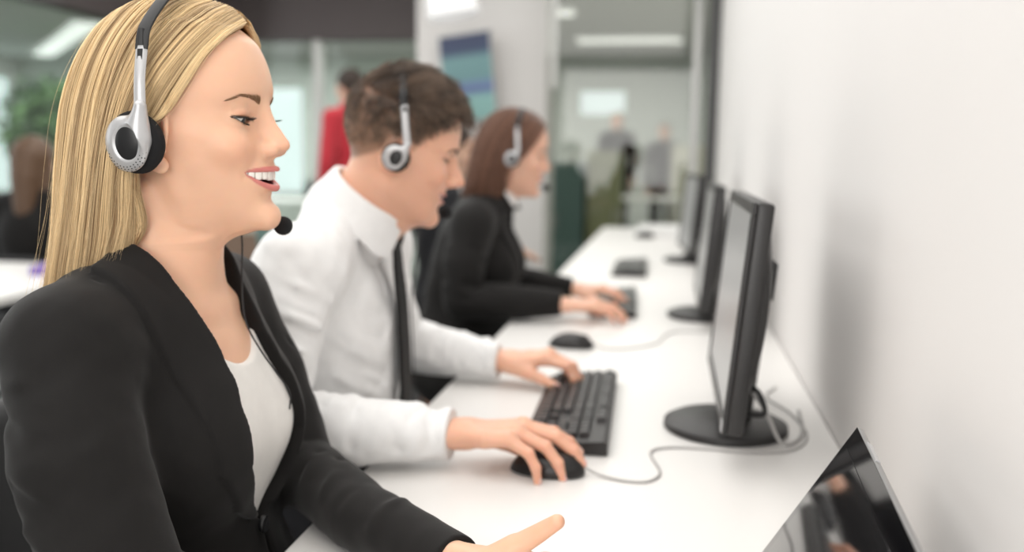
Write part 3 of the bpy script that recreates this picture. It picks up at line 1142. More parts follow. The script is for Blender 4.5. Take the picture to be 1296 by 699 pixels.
# ------------------------------------------------------------------ headset: headband, arm, cup, cushion, microphone
def headset(name, label, g, origin, rz, side=-1, cup=(-12, 78, -2), tilt=12, boom_tip=(100, 24, -80), mic_side=1, group=None,
            cable=None, band=None, cup_s=1.0, simple=False, silver=None, arm_top=None):
    t = thing(name, label, 'headset', origin, rz, group)
    silver = silver or MAT['silver']

    def W(p):
        return Vector([float(v) for v in from_head(np.array([p], dtype=np.float32), g)[0]]) * .001
    R, c = head_frame(g)
    RM = Matrix([[float(v) for v in r] for r in R])
    # headband over the crown, behind a small arm on each side
    if band is None:
        band = [(-4, 80, 78), (-4, 70, 102), (-3, 46, 124), (-2, 16, 134), (-2, -16, 134), (-3, -46, 124), (-4, -70, 102), (-4, -80, 78)]
    pts = spline(band, 40)
    b = MB()
    wv = [W(p) for p in pts]
    fwd = RM @ Vector((1, 0, 0))
    rings = []
    for i, p in enumerate(wv):
        tg = (wv[min(i + 1, 39)] - wv[max(i - 1, 0)]).normalized()
        nn = tg.cross(fwd).normalized()
        hw, ht = .0065, .0022
        ring = []
        for k in range(12):
            a_ = 2 * PI * k / 12
            ca, sa = math.cos(a_), math.sin(a_)
            ring.append(b.bm.verts.new(p + fwd * hw * math.copysign(abs(ca) ** .6, ca) + nn * ht * math.copysign(abs(sa) ** .8, sa)))
        rings.append(ring)
    for r0, r1 in zip(rings, rings[1:]):
        for k in range(12):
            b.bm.faces.new((r0[k], r0[(k + 1) % 12], r1[(k + 1) % 12], r1[k]))
    b.bm.faces.new(rings[0]); b.bm.faces.new(rings[-1])
    b.build('headband', MAT['rubber'], t, smooth=True)
    for s in (-1, 1):
        cx, cy, cz = cup
        # cup frame: local z outward
        ctr = W((cx, s * cy, cz))
        out = (RM @ Vector((math.sin(math.radians(tilt * .6)) * -1, s * math.cos(math.radians(tilt)), -math.sin(math.radians(tilt)) * .5))).normalized()
        upv = RM @ Vector((0.10, 0, 1)); upv = (upv - out * upv.dot(out)).normalized()
        xv = upv.cross(out)
        M = Matrix((xv, upv, out)).transposed().to_4x4(); M.translation = ctr
        S = .001 * cup_s
        # foam cushion
        q = MB()
        q.lathe([(0, -9), (22, -9), (28, -6), (30.5, 0), (29.5, 5), (26, 8), (20, 9), (0, 9)], 40)
        q.xf(M @ Matrix.Scale(S, 4))
        q.build('ear_cushion', MAT['foam'], t, smooth=True)
        # silver shell, an egg outline drawn up into the arm
        def shell(P):
            f = s_ell(P, (-2.5 * -s, -.5, 11), (23.5, 27, 8))
            f = smin(f, s_cone(P, (11 * -s, 8, 11.5), (13.5 * -s, 37, 11), 11, 6), 10)
            f = np.maximum(f, 6 - P[:, 2])
            f = smax(f, -s_ell(P, (1.5 * s * -1, 1, 20), (15.6, 19.2, 5.6)), 1.5)
            return f
        v, qd = sculpt(shell, (-34, -34, 2), (34, 50, 24), 0.7 if not simple else 1.6)
        me = to_mesh('ear_cup', [(v, qd)])
        me.transform(M @ Matrix.Scale(S * 1000, 4))
        cup_o = link('ear_cup', me, silver, t)
        q = MB()
        q.ball((-1.5 * s, 1, 14.4), (15.4, 19.0, 4.2), 32, 12)
        q.xf(M @ Matrix.Scale(S, 4))
        q.build('cup_badge', MAT['gloss_black'], cup_o, smooth=True)
        if not simple:
            q = MB()
            # plain raised mark in the middle of the badge
            q.box((-7 - 1.5 * s, .2, 17.1), (5 - 1.5 * s, 1.7, 17.75), bev=.3, rot=Matrix.Rotation(math.radians(12), 3, 'Z'))
            q.xf(M @ Matrix.Scale(S, 4))
            q.build('badge_mark', MAT['badge_grey'], cup_o)
            q = MB()
            for ring_i, (fr, n0) in enumerate(((.80, 13), (.89, 14), (.97, 12))):
                for j in range(n0):
                    a_ = math.radians(-150 + 150 * (j + .5 * (ring_i % 2)) / n0)
                    hx, hy = 2.5 * s + 23.5 * fr * math.cos(a_), -.5 + 27 * fr * math.sin(a_)
                    hz_ = 11 + 8 * math.sqrt(max(1 - fr * fr, 0))
                    q.ball((hx, hy, hz_), (.72, .72, .5), 8, 4)
            q.xf(M @ Matrix.Scale(S, 4))
            q.build('grille_holes', MAT['rubber'], cup_o, kind='stuff')
        # slider arm up to the band
        p0 = M @ (Vector((13.2 * -s, 33, 11)) * S)
        top = W((band[-1][0], s * abs(band[-1][1]) + 1.5, band[-1][2] + 3))
        if arm_top: top = W((arm_top[0], s * arm_top[1], arm_top[2]))
        mid = (p0 + top) / 2 + out * .002
        q = MB()
        ax = (top - p0).normalized()
        fx = (fwd - ax * fwd.dot(ax)).normalized(); ox = ax.cross(fx)
        ptsA = spline([p0, mid, top], 12)
        ringsA = []
        for i, p in enumerate(ptsA):
            w_ = .0060 - .0004 * math.sin(i / 11 * PI)
            ringsA.append([q.bm.verts.new(Vector(p) + fx * w_ * math.cos(2 * PI * k / 14) + ox * .0034 * math.sin(2 * PI * k / 14)) for k in range(14)])
        for r0, r1 in zip(ringsA, ringsA[1:]):
            for k in range(14): q.bm.faces.new((r0[k], r0[(k + 1) % 14], r1[(k + 1) % 14], r1[k]))
        q.bm.faces.new(ringsA[0]); q.bm.faces.new(ringsA[-1])
        arm = q.build('slider_arm', silver, t, smooth=True)
        q = MB()
        cpos = Vector(ptsA[-1]) - ax * .009
        Mw = Matrix((fx, ax, ox)).transposed().to_4x4(); Mw.translation = cpos
        q.box((-.0026, -.0055, -.0041), (.0026, .0055, .0041), bev=.0004)
        q.xf(Mw)
        q.build('slider_window', MAT['gloss_black'], arm)
        q = MB()
        q.tube([top, top + ax * .016], .0046, 12)
        q.build('band_socket', MAT['rubber'], t)
    # microphone boom
    s = mic_side
    cx, cy, cz = cup
    pts = [(cx + 2, s * (cy + 6), cz - 14), (cx + 30, s * (cy + 6), cz - 34), (cx + 62, s * (cy - 24), cz - 78), (boom_tip[0] - 14, boom_tip[1] + 4 * s, boom_tip[2] + 1), boom_tip]
    q = MB()
    q.tube([W(p) for p in spline(pts, 24)], .0016, 10)
    q.build('microphone_boom', MAT['rubber'], t, smooth=True)
    q = MB()
    q.ball(W(boom_tip), .0105, 24, 16)
    q.build('microphone_foam', MAT['foam'], t, smooth=True)
    if cable is not None:
        q = MB()
        q.tube([Vector(p) for p in spline(cable, 50)], .00105, 8)
        q.build('cable', MAT['rubber'], t, smooth=True)
    return t


# ------------------------------------------------------------------ people
def lerp_curve(z, zs, vs):
    return np.interp(z, zs, vs).astype(np.float32)


def torso_sdf(P, t):
    """t: dict with hip, waist, chest, neck base points and sizes (mm); the trunk without arms"""
    f = s_ell(P, t['hip'], t['hip_r'])
    f = smin(f, s_ell(P, t['waist'], t['waist_r']), 60)
    f = smin(f, s_ell(P, t['chest'], t['chest_r'], t.get('chest_R')), 70)
    if 'bust' in t:
        for s in (1, -1):
            b = t['bust']
            f = smin(f, s_ell(P, (b[0], s * b[1] + t['chest'][1], b[2]), b[3]), 45)
    nb = t['neck']
    for s, sh in ((-1, t['sh_r']), (1, t['sh_l'])):
        a = Vector(nb); b = Vector(sh)
        f = smin(f, s_chain(P, [a + Vector((0, s * 10, 25)), a.lerp(b, .5) + Vector((0, 0, 6)), b], [48, 44, t.get('sh_rad', 50)]), 36)
    return f


def arm_sdf(P, pts, rs):
    return s_chain(P, [v3(p) for p in pts], rs)


def legs_sdf(P, hip, knee_x, y=95, floor=60, r=(88, 62, 46)):
    f = None
    for s in (-1, 1):
        g = s_chain(P, [(hip[0], s * y + hip[1], hip[2] - 20), (knee_x, s * y * 1.1 + hip[1], hip[2] - 25), (knee_x - 30, s * y * 1.1 + hip[1], floor)], r)
        f = g if f is None else np.minimum(f, g)
    return f


def shoes(root, knee_x, y=104, mt=None):
    for s in (-1, 1):
        v, q = sculpt(lambda P: np.maximum(smin(s_ell(P, (knee_x + 25, s * y, 38), (110, 42, 34)), s_ell(P, (knee_x - 30, s * y, 55), (52, 38, 55)), 25), 4 - P[:, 2]),
                      (knee_x - 110, s * y - 60, 0), (knee_x + 150, s * y + 60, 130), 8)
        link('shoe', to_mesh('shoe', [(v, q)]), mt or MAT['shoe'], root)


def office_chair(label, loc, rz, group='office chairs along the desk', col='chair_black', seat_z=.47, back_top=.98, back_dx=-.30):
    t = thing('office_chair', label, 'chair', loc, rz, group)
    b = MB()
    b.box((-.22, -.24, seat_z - .09), (.25, .24, seat_z - .005), bev=.04, seg=4)
    b.build('seat', MAT[col], t, smooth=True)
    b = MB()
    R = Matrix.Rotation(math.radians(-6), 3, 'Y')
    b.box((back_dx - .03, -.22, seat_z + .12), (back_dx + .03, .22, back_top), bev=.028, rot=R, seg=4)
    b.build('backrest', MAT[col], t, smooth=True)
    b = MB()
    b.tube(spline([(-.12, 0, seat_z - .10), (back_dx - .02, 0, seat_z - .08), (back_dx - .07, 0, seat_z + .05), (back_dx - .06, 0, seat_z + .3)], 14), .017, 10)
    b.build('back_support', MAT['plastic'], t, smooth=True)
    b = MB()
    b.lathe([(0, .10), (.035, .10), (.035, .24), (.022, .26), (.022, seat_z - .09), (0, seat_z - .09)], 20)
    b.build('gas_column', MAT['chrome'], t, smooth=True)
    for k in range(5):
        a = 2 * PI * k / 5 + .3
        b = MB()
        b.tube([(.03 * math.cos(a), .03 * math.sin(a), .12), (.25 * math.cos(a), .25 * math.sin(a), .08)], [.024, .016], 10)
        lg = b.build('leg', MAT['plastic'], t, smooth=True)
        b = MB()
        for d in (-.014, .014):
            b.lathe([(0, -.009), (.026, -.009), (.03, -.004), (.03, .004), (.026, .009), (0, .009)], 16,
                    Matrix.Translation((.25 * math.cos(a) - d * math.sin(a), .25 * math.sin(a) + d * math.cos(a), .03)) @ Matrix.Rotation(a, 4, 'Z') @ Matrix.Rotation(PI / 2, 4, 'X'))
        b.build('caster', MAT['rubber'], lg, smooth=True)
    return t


# ================================================================== the blonde woman at the near end of the desk
def woman_front():
    rs = np.random.RandomState(7)
    org = (-.511, .90, 0)
    root = thing('person', 'smiling blonde woman in a black blazer and white top wearing a headset, nearest the camera', 'person', org)
    g = dict(c=(2, 0, 1186), pitch=0, yaw=3, size=1.04, mouth_x=98.5, mouth_w=31, lip=.72, open=13, smile=3.5, ear_x=13, mouth_z=-38.5, nose=.94, fold=2.6, eye=(66.5, 31, 19), slit=3.1, liner=1.1, brow_thick=1.15, brow_r=.00014, brow_n=420, nose_x=-4, chin=88, skin=SKIN['w'], lips=(.60, .20, .18), iris_mat=MAT['iris_blue'], brow_mat=MAT['brow_fair'],
             makeup=1.3, lashes=1.35, nose_z=1, crown=1)
    T = dict(hip=(-55, 0, 560), hip_r=(130, 170, 130), waist=(-38, 0, 730), waist_r=(92, 118, 150), chest=(-32, 0, 890), chest_r=(100, 135, 150),
             bust=(20, 56, 862, (60, 56, 60)), neck=(-40, 0, 1022), sh_r=(-40, -145, 985), sh_l=(-40, 145, 985), sh_rad=44)
    hl = hand_spec((334, -94, 779), (1, -.08, .0), (-.05, -.8, -.6), 1, [(18, 22, 14), (20, 25, 16), (24, 28, 18), (28, 30, 20)],
                   thumb=(32, -6, -8, -22), size=.90)
    hr = hand_spec((180, -75, 668), (1, .25, -.1), (0, 0, -1), -1, [(14, 25, 15)] * 4, size=.94)

    def skin_head(P):
        f = head_sdf(to_head(P, g), g)
        nk = s_chain(P, [(-14, 0, 1165), (-20, 0, 1095), (-42, 0, 1015)], [50, 48, 56])
        nk = smin(nk, s_cone(P, (12, 0, 1120), (-14, 0, 1025), 34, 38), 25)
        for s in (-1, 1):
            nk = smin(nk, s_cone(P, (-22, s * 50, 1125), (14, s * 14, 1005), 13, 9), 16)
        f = smin(f, nk, 22)
        ch = torso_sdf(P, T)
        for s in (-1, 1):
            ch = smin(ch, s_chain(P, [(24, s * 14, 998), (20, s * 60, 1002), (-14, s * 115, 1010)], [8, 7.5, 7]), 20)
        f = smin(f, ch, 30)
        return smax(f, 900 - P[:, 2], 2)
    parts = [sculpt(skin_head, (-150, -120, 890), (150, 120, 1330), 1.45)]
    parts.append(sculpt(lambda P: hand_sdf(P, hl, (200, 6, 776)), (200, -220, 700), (580, 60, 900), 1.7))
    parts.append(sculpt(lambda P: hand_sdf(P, hr, (100, -150, 715)), (60, -200, 590), (420, 60, 760), 2.2))
    # the rest of the body under the clothes
    def under(P):
        f = torso_sdf(P, T) + 8
        f = smin(f, arm_sdf(P, [(-38, -150, 984), (0, -188, 890), (46, -204, 776), (180, -75, 668)], [40, 38, 32, 22]), 20)
        f = smin(f, arm_sdf(P, [(-38, 150, 984), (72, 125, 783), (190, 12, 776)], [36, 28, 20]), 20)
        return smin(f, legs_sdf(P, (-30, 0, 560), 400) + 8, 30)
    parts.append(sculpt(under, (-200, -290, 40), (520, 290, 1060), 12))

    def tone(V):
        c = np.tile(np.array(g['skin']), (len(V), 1))
        Q = to_head(V, g)
        hd = V[:, 2] > 1000
        c[hd] = head_tone(Q[hd], g)
        for h in (hl, hr):
            k = (np.abs(V - v3(h['w'])).max(axis=1) < 240) & (V[:, 2] < 890)
            if k.any(): c[k] = hand_tone(V[k], c[k], h, g['skin'])
        return c
    link('body', to_mesh('body', parts, colfn=tone), MAT['skin'], root)
    face_extras(root, g, rs)

    # white top
    def top(P):
        f = torso_sdf(P, T) - 5
        f = f - .9 * wav(P, 95, 3)
        neckz = 944 + 0.010 * P[:, 1] ** 2
        f = smax(f, P[:, 2] - neckz - np.where(P[:, 0] < 0, 60, 0), 3)
        return smax(f, 640 - P[:, 2], 3)
    link('top', to_mesh('top', [sculpt(top, (-140, -175, 630), (170, 175, 1090), 3.0)]), MAT['top_white'], root)

    # blazer
    ZE = [700, 765, 783, 800, 850, 911, 937, 967, 1000, 1040, 1090, 1130]
    YN = [8, 4, -16, -34, -60, -58, -52, -50, -54, -64, -74, -80]
    YF = [9, 12, 32, 52, 76, 70, 60, 52, 52, 60, 74, 84]
    LW = [0, 2, 20, 28, 38, 46, 52, 56, 60, 56, 44, 40]

    def blazer(P):
        x, y, z = P[:, 0], P[:, 1], P[:, 2]
        tor = torso_sdf(P, T)
        f = tor - 13
        # skirts of the jacket
        f = smin(f, s_ell(P, (-20, 0, 640), (128, 175, 150)), 40)
        ar = arm_sdf(P, [(-38, -150, 984), (-4, -188, 890), (46, -204, 776), (168, -86, 668)], [54, 58, 53, 36])
        al = arm_sdf(P, [(-38, 150, 984), (20, 145, 890), (72, 125, 785), (190, 12, 776), (318, -84, 772)], [54, 49, 43, 38, 32])
        f = smin(f, ar, 24)
        f = smin(f, al, 24)
        # sleeve head seam
        f = ridge(P, f, [(-60, -120, 1040), (10, -128, 1052), (45, -135, 1000), (50, -150, 930)], -2.2, 3.0)
        f = ridge(P, f, [(0, 128, 1052), (45, 135, 1000), (50, 150, 930)], -2.2, 3.0)
        # pull lines from the armpit and across the sleeve
        rr = np.random.RandomState(5)
        for a, b, c_, am, w in [((60, -150, 905), (100, -90, 860), (120, -40, 800), -4.5, 7), ((55, -160, 925), (90, -110, 905), (118, -70, 870), -3.5, 6),
                                ((50, -150, 890), (85, -110, 820), (100, -80, 740), -5, 8), ((-70, -190, 935), (-20, -250, 925), (55, -225, 935), -4, 8),
                                ((-60, -200, 965), (-10, -252, 975), (50, -215, 990), 3.0, 8), ((-40, -235, 880), (30, -262, 860), (85, -240, 880), -4.5, 8),
                                ((-20, -245, 845), (40, -265, 825), (110, -250, 850), 4.5, 9), ((60, -160, 940), (45, -195, 950), (10, -235, 975), -3.5, 7),
                                ((40, -150, 960), (60, -120, 965), (84, -80, 940), -2.5, 7),
                                ((60, 120, 905), (95, 100, 870), (115, 80, 820), -3.5, 7),
                                ((50, 190, 850), (110, 170, 845), (150, 100, 840), 5, 9), ((130, 150, 845), (145, 100, 840), (140, 60, 800), -5, 8),
                                ((160, 70, 828), (155, 35, 834), (140, 0, 805), 4.5, 9), ((200, 40, 820), (190, 0, 826), (170, -20, 800), -4, 7),
                                ((250, 0, 812), (240, -30, 815), (225, -50, 790), 3.5, 8)]:
            f = ridge(P, f, [a, b, c_], am, w)
        f = f - 1.5 * wav(P, 120, 11) - .6 * wav(P, 45, 12)
        # collar standing round the neck
        rn = np.sqrt((x + 22) ** 2 + y ** 2)
        Rz = 62 + np.clip(1112 - z, 0, 90) * .24
        top_z = 1100 - np.clip(x + 34, 0, 200) * .3
        rn = np.sqrt((x + 34) ** 2 + y ** 2)
        col = smax(np.abs(rn - Rz) - 4.5, np.maximum(z - top_z, 1020 - z), 3)
        f = smin(f, col, 6)
        yn = lerp_curve(z, ZE, YN); yf = lerp_curve(z, ZE, YF)
        lw = lerp_curve(z, ZE, LW)
        # lapels: a raised second layer with a crisp outer edge
        outer = np.maximum(tor - 18.5 + .8 * wav(P, 60, 4), -x - 35)
        lap_n = np.maximum(np.maximum(yn - lw - y, y - yn - 1), np.maximum(z - 1112, 775 - z))
        lap_f = np.maximum(np.maximum(yf - y - 1, y - yf - lw * .7), np.maximum(z - 1112, 775 - z))
        f = np.minimum(f, smax(outer, np.minimum(lap_n, lap_f), 4))
        op = np.maximum(np.maximum(np.maximum(yn - y, y - yf), -x - 30), np.where(z > 930, -50, tor - 32))
        f = smax(f, -op, 4.0)
        # neck hole and sleeve ends
        f = smax(f, -s_chain(P, [(-24, 0, 1180), (-32, 0, 1070), (-18, 0, 1030)], [60, 57, 47]), 3)
        f = smax(f, 1 * s_cut(P, (318, -84, 772), (128, -96, -5)), 2)
        f = smax(f, 1 * s_cut(P, (172, -83, 674), (115, 122, -100)), 2)
        # hollow the cuff
        f = smax(f, -s_cone(P, (304, -74, 773), (340, -100, 771), 24, 27), 1.5)
        f = np.maximum(f, 520 - z)
        # front edge below the button
        f = ridge(P, f, [(85, 6, 780), (85, 4, 720), (80, 2, 620), (75, 0, 540)], -4, 3)
        return f
    link('blazer', to_mesh('blazer', [sculpt(blazer, (-200, -285, 515), (340, 240, 1115), 2.2)]), MAT['suit_black'], root)
    b = MB()
    b.lathe([(0, -.003), (.009, -.003), (.010, 0), (.009, .002), (.007, .001), (0, .001)], 20, Matrix.Translation((.085, -.006, .765)) @ Matrix.Rotation(PI / 2, 4, 'Y'))
    b.build('button', MAT['gloss_black'], root, smooth=True)
    # trousers and shoes under the desk
    v, q = sculpt(lambda P: smin(s_ell(P, (-40, 0, 560), (140, 180, 90)), legs_sdf(P, (-30, 0, 575), 400), 30), (-220, -220, 40), (520, 220, 680), 11)
    link('trousers', to_mesh('trousers', [(v, q)]), MAT['suit_black'], root)
    shoes(root, 400)

    near = [
        [(72, -6, 112), (67, -30, 100), (54, -57, 76), (40, -69, 48), (24, -77, 22), (-4, -84, 2), (-16, -76, -44), (-14, -67, -84), (-34, -66, -112)],
        [(54, -4, 128), (48, -36, 113), (30, -64, 82), (10, -80, 48), (-6, -87, 12), (-18, -86, -34), (-24, -82, -84), (-40, -84, -136), (-54, -84, -166)],
        [(14, -3, 139), (4, -42, 125), (-14, -70, 88), (-28, -84, 44), (-38, -91, -6), (-46, -94, -60), (-54, -97, -118), (-68, -98, -170), (-76, -98, -200)],
        [(-26, -3, 138), (-38, -40, 123), (-54, -64, 86), (-66, -78, 38), (-72, -88, -18), (-77, -95, -80), (-86, -100, -138), (-96, -98, -186), (-104, -96, -218)],
        [(-58, -3, 123), (-72, -28, 106), (-88, -44, 70), (-96, -58, 22), (-98, -66, -36), (-100, -74, -96), (-108, -78, -152), (-118, -78, -196), (-126, -74, -224)],
        [(-70, 0, 114), (-88, -5, 92), (-102, -8, 54), (-106, -10, 4), (-103, -12, -56), (-104, -12, -116), (-112, -10, -166), (-122, -8, -204), (-130, -5, -230)],
    ]
    far = [[(x, -y, z) for x, y, z in gd] for gd in near]
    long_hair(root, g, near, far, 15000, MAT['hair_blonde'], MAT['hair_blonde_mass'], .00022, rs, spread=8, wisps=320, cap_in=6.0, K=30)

    def L(px, y, z): return (org[0] + px * .001, org[1] + y * .001, z * .001)
    cable = [(-6, 78, 1150), (20, 76, 1105), (34, 60, 1072), (38, 50, 1035), (46, 34, 1002), (54, 28, 978), (70, 27, 951), (86, 31, 926), (97, 40, 902), (92, 50, 880)]
    headset('headset', 'silver and black headset on the blonde woman, microphone by her chin', g, org, 0, boom_tip=(90, 32, -92),
            cup=(-6, 83, -8), tilt=14, group=None, cable=[Vector((a * .001, b_ * .001, c_ * .001)) for a, b_, c_ in cable],
            band=[(6, 90, 76), (8, 84, 98), (14, 54, 130), (14, 18, 146), (14, -18, 146), (14, -54, 130), (8, -84, 98), (6, -90, 76)])
    office_chair('black office chair under the blonde woman', (org[0] - .04, org[1], 0), 0, back_top=.84)


def s_cut(P, p, n, R0=75):
    n = v3(n); n = n / np.linalg.norm(n)
    q = P - v3(p)
    d = q @ n
    far = np.linalg.norm(q, axis=1) > R0
    return np.where(far, -50, d).astype(np.float32)


# ================================================================== the man in the white shirt
def man():
    rs = np.random.RandomState(17)
    org = (-.50, 1.40, 0)
    root = thing('person', 'man in a white shirt and black tie leaning over a keyboard, hand on a mouse', 'person', org)
    g = dict(c=(71, 0, 1168), pitch=-18, yaw=18, size=.99, wide=1.03, skin=SKIN['m'], lips=(.50, .19, .16), iris_mat=MAT['iris_brown'],
             brow_mat=MAT['brow_dark'], brow=1, jaw=1.25, chin=84, nose=1.12, nose_x=1, mouth_w=27, lip=.6, open=7, smile=5, slit=1.8,
             stubble=.35, brow_thick=1.7, brow_z=-2, lashes=.5, cheek=.8, brow_n=300, brow_r=.00022)

    def scalp(Q):
        z, x = Q[:, 2], Q[:, 0]
        line = np.interp(x, [-120, -80, -30, 0, 20, 45, 60, 80], [-40, -38, -5, 20, 22, 50, 78, 84])
        return np.clip((z - line) / 10 + .3, 0, 1) * .75
    g['scalp'] = (.17, .10, .065); g['scalp_mask'] = scalp
    T = dict(hip=(-190, 0, 560), hip_r=(140, 180, 140), waist=(-140, 0, 740), waist_r=(118, 150, 160), chest=(-62, 0, 900), chest_r=(118, 165, 150),
             neck=(-20, 0, 1048), sh_r=(-22, -168, 1002), sh_l=(-22, 168, 1002), sh_rad=54)
    hr = hand_spec((222, -206, 786), (1, -.02, .10), (0, 0, -1), -1,
                   [(16, 20, 14), (18, 24, 16), (26, 30, 20), (30, 34, 22)], spread=(4, -1, -8, -20), thumb=(30, 12, 10, 30), size=1.0)
    hl = hand_spec((200, 262, 782), (1, -.08, .16), (0, 0, -1), 1,
                   [(20, 48, 26), (30, 42, 28), (34, 44, 30), (34, 44, 30)], spread=(6, 1, -5, -11), thumb=(24, 6, 4, 20), size=1.0)

    def skin_head(P):
        f = head_sdf(to_head(P, g), g)
        nk = s_chain(P, [(66, 0, 1160), (26, 0, 1100), (-25, 0, 1030)], [57, 57, 66])
        nk = smin(nk, s_cone(P, (84, 0, 1110), (36, 0, 1045), 34, 40), 25)
        f = smin(f, nk, 22)
        return smax(f, 1000 - P[:, 2], 2)
    parts = [sculpt(skin_head, (-110, -120, 990), (240, 120, 1330), 1.8)]
    parts.append(sculpt(lambda P: hand_sdf(P, hr, (60, -255, 790)), (90, -320, 720), (480, -100, 880), 1.7))
    parts.append(sculpt(lambda P: hand_sdf(P, hl, (60, 280, 790)), (90, 150, 720), (480, 350, 880), 1.9))

    def under(P):
        f = torso_sdf(P, T) + 10
        f = smin(f, arm_sdf(P, [(-20, -180, 1000), (-20, -275, 800), (150, -230, 790)], [40, 32, 24]), 20)
        f = smin(f, arm_sdf(P, [(-20, 180, 1000), (-10, 275, 800), (150, 268, 790)], [40, 32, 24]), 20)
        return smin(f, legs_sdf(P, (-180, 0, 560), 270) + 8, 30)
    parts.append(sculpt(under, (-380, -330, 40), (400, 330, 1080), 12))

    def tone(V):
        c = np.tile(np.array(g['skin']), (len(V), 1))
        hd = V[:, 2] > 1010
        c[hd] = head_tone(to_head(V[hd], g), g)
        for h in (hl, hr):
            k = (np.abs(V - v3(h['w'])).max(axis=1) < 260) & (V[:, 2] < 890)
            c[k] = hand_tone(V[k], c[k], h, g['skin'])
        return c
    link('body', to_mesh('body', parts, colfn=tone), MAT['skin'], root)
    face_extras(root, g, rs)

    def shirt(P):
        x, y, z = P[:, 0], P[:, 1], P[:, 2]
        tor = torso_sdf(P, T)
        f = tor - 7
        f = smin(f, s_ell(P, (-60, 0, 800), (125, 165, 150)), 60)
        ar = arm_sdf(P, [(-24, -172, 1002), (-34, -236, 900), (-24, -282, 804), (90, -245, 792), (208, -210, 786)], [62, 60, 55, 48, 36])
        al = arm_sdf(P, [(-24, 172, 1002), (-30, 232, 900), (-14, 280, 804), (90, 270, 792), (186, 262, 784)], [62, 60, 55, 46, 35])
        f = smin(f, ar, 30)
        f = smin(f, al, 30)
        rr = np.random.RandomState(3)
        # creases from the armpit, round the elbow and along the forearm
        for k in range(26):
            u = rr.uniform(0, 1)
            side = -1
            p = np.array([-24, -172, 1002]) * (1 - u) + np.array([-24, -282, 804]) * u
            a = rr.uniform(-.5, .5)
            q0 = p + np.array([68, -20 + 40 * a, -25 - 20 * a]); q1 = p + np.array([30, -62, 10 * a]); q2 = p + np.array([-50, -45, 25])
            f = ridge(P, f, [q0, q1, q2], rr.choice([-1, 1]) * rr.uniform(2.5, 5), rr.uniform(6, 11))
        for k in range(18):
            u = rr.uniform(0, 1)
            p = np.array([10, -265, 800]) * (1 - u) + np.array([200, -212, 786]) * u
            r = 52 - 14 * u
            t0 = rr.uniform(-18, 18)
            f = ridge(P, f, [p + np.array([t0, -r, -10]), p + np.array([0, -r * .6, r * .8]), p + np.array([-t0, r * .4, r * .9])],
                      rr.choice([-1, 1]) * rr.uniform(2, 4.5), rr.uniform(5, 9))
            p = np.array([10, 275, 800]) * (1 - u) + np.array([180, 262, 786]) * u
            f = ridge(P, f, [p + np.array([t0, -r, -10]), p + np.array([0, -r * .6, r * .8]), p + np.array([-t0, r * .4, r * .9])],
                      rr.choice([-1, 1]) * rr.uniform(1.5, 3.5), rr.uniform(5, 9))
        for k in range(14):
            z0 = rr.uniform(760, 960)
            f = ridge(P, f, [(20, -150, z0 + 30), (50, -110, z0), (66, -50, z0 - 30 + rr.uniform(-20, 20))], rr.choice([-1, 1]) * rr.uniform(2.5, 5), rr.uniform(7, 12))
        for k in range(7):
            y0 = rr.uniform(-140, 40)
            f = ridge(P, f, [(-60, y0, 1060), (-110, y0 - 20, 1010), (-160, y0 - 40, 920)], rr.choice([-1, 1]) * rr.uniform(1.5, 3), rr.uniform(8, 14))
        f = f - 2.2 * wav(P, 110, 21) - .9 * wav(P, 42, 22)
        # yoke and sleeve-head seams
        f = ridge(P, f, [(-85, -150, 1030), (-20, -158, 1068), (40, -160, 1010), (40, -170, 940)], -1.8, 2.5)
        # button placket
        pl = np.maximum(np.maximum(tor - 9.5, np.abs(y - 2) - 16), np.maximum(-x, z - 1040))
        f = smin(f, pl, 2)
        # collar: stand and fold
        ax = v3((.50, 0, .866)); c0 = v3((14, 0, 1080))
        q = P - c0
        h = q @ ax
        d = q - h[:, None] * ax
        rn = np.linalg.norm(d, axis=1)
        hh = 33 + 9 * np.clip(-d[:, 0] / 60, -1, 1)
        stand = smax(np.abs(rn - 64) - 2.6, np.maximum(h - hh, -75 - h), 2)
        low = -14 - 26 * np.clip((d[:, 0] - 10) / 50, 0, 1)
        fold = smax(np.abs(rn - (68.5 + np.clip(hh - h, 0, 60) * .30)) - 2.8, np.maximum(h - hh + .5, low - h), 2)
        gap = (np.abs(y) - (5 + np.clip(hh - h, 0, 80) * .42))
        fold = smax(fold, -np.maximum(gap, 20 - d[:, 0]), 2)
        f = smin(f, stand, 4)
        f = smin(f, fold, 2)
        f = smax(f, -s_chain(P, [(90, 0, 1200), (26, 0, 1100), (8, 0, 1048)], [61, 60.5, 56]), 2)
        f = smax(f, s_cut(P, (214, -208, 787), (1, -.05, .0)), 2)
        f = smax(f, s_cut(P, (192, 262, 784), (1, -.06, 0)), 2)
        # cuff edges
        f = ridge(P, f, [(150, -262, 790), (152, -225, 830), (156, -190, 790)], -2, 3)
        return np.maximum(f, 560 - z)
    link('shirt', to_mesh('shirt', [sculpt(shirt, (-330, -350, 555), (240, 350, 1185), 2.9)]), MAT['shirt_white'], root)
    # tie: knot and blade hanging forward of the shirt
    def tie(P):
        x, y, z = P[:, 0], P[:, 1], P[:, 2]
        kn = s_chain(P, [(72, 0, 1066), (72, 0, 1034)], [15, 9])
        line = [(70, 0, 1040), (74, -2, 985), (80, -3, 930), (84, -4, 860), (86, -4, 800), (88, -4, 755)]
        zz = np.array([p[2] for p in line[::-1]]); xx = np.array([p[0] for p in line[::-1]])
        cx = np.interp(z, zz, xx)
        w = np.interp(z, [740, 775, 800, 960, 1040], [0, 26, 27, 25, 15])
        bl = smax(np.abs(x - cx) - 3.0, np.maximum(np.abs(y + 3) - w, np.maximum(z - 1040, 742 - z)), 2)
        return smin(kn, bl, 6)
    link('tie', to_mesh('tie', [sculpt(tie, (40, -60, 735), (110, 60, 1095), 2.2)]), MAT['tie_black'], root)
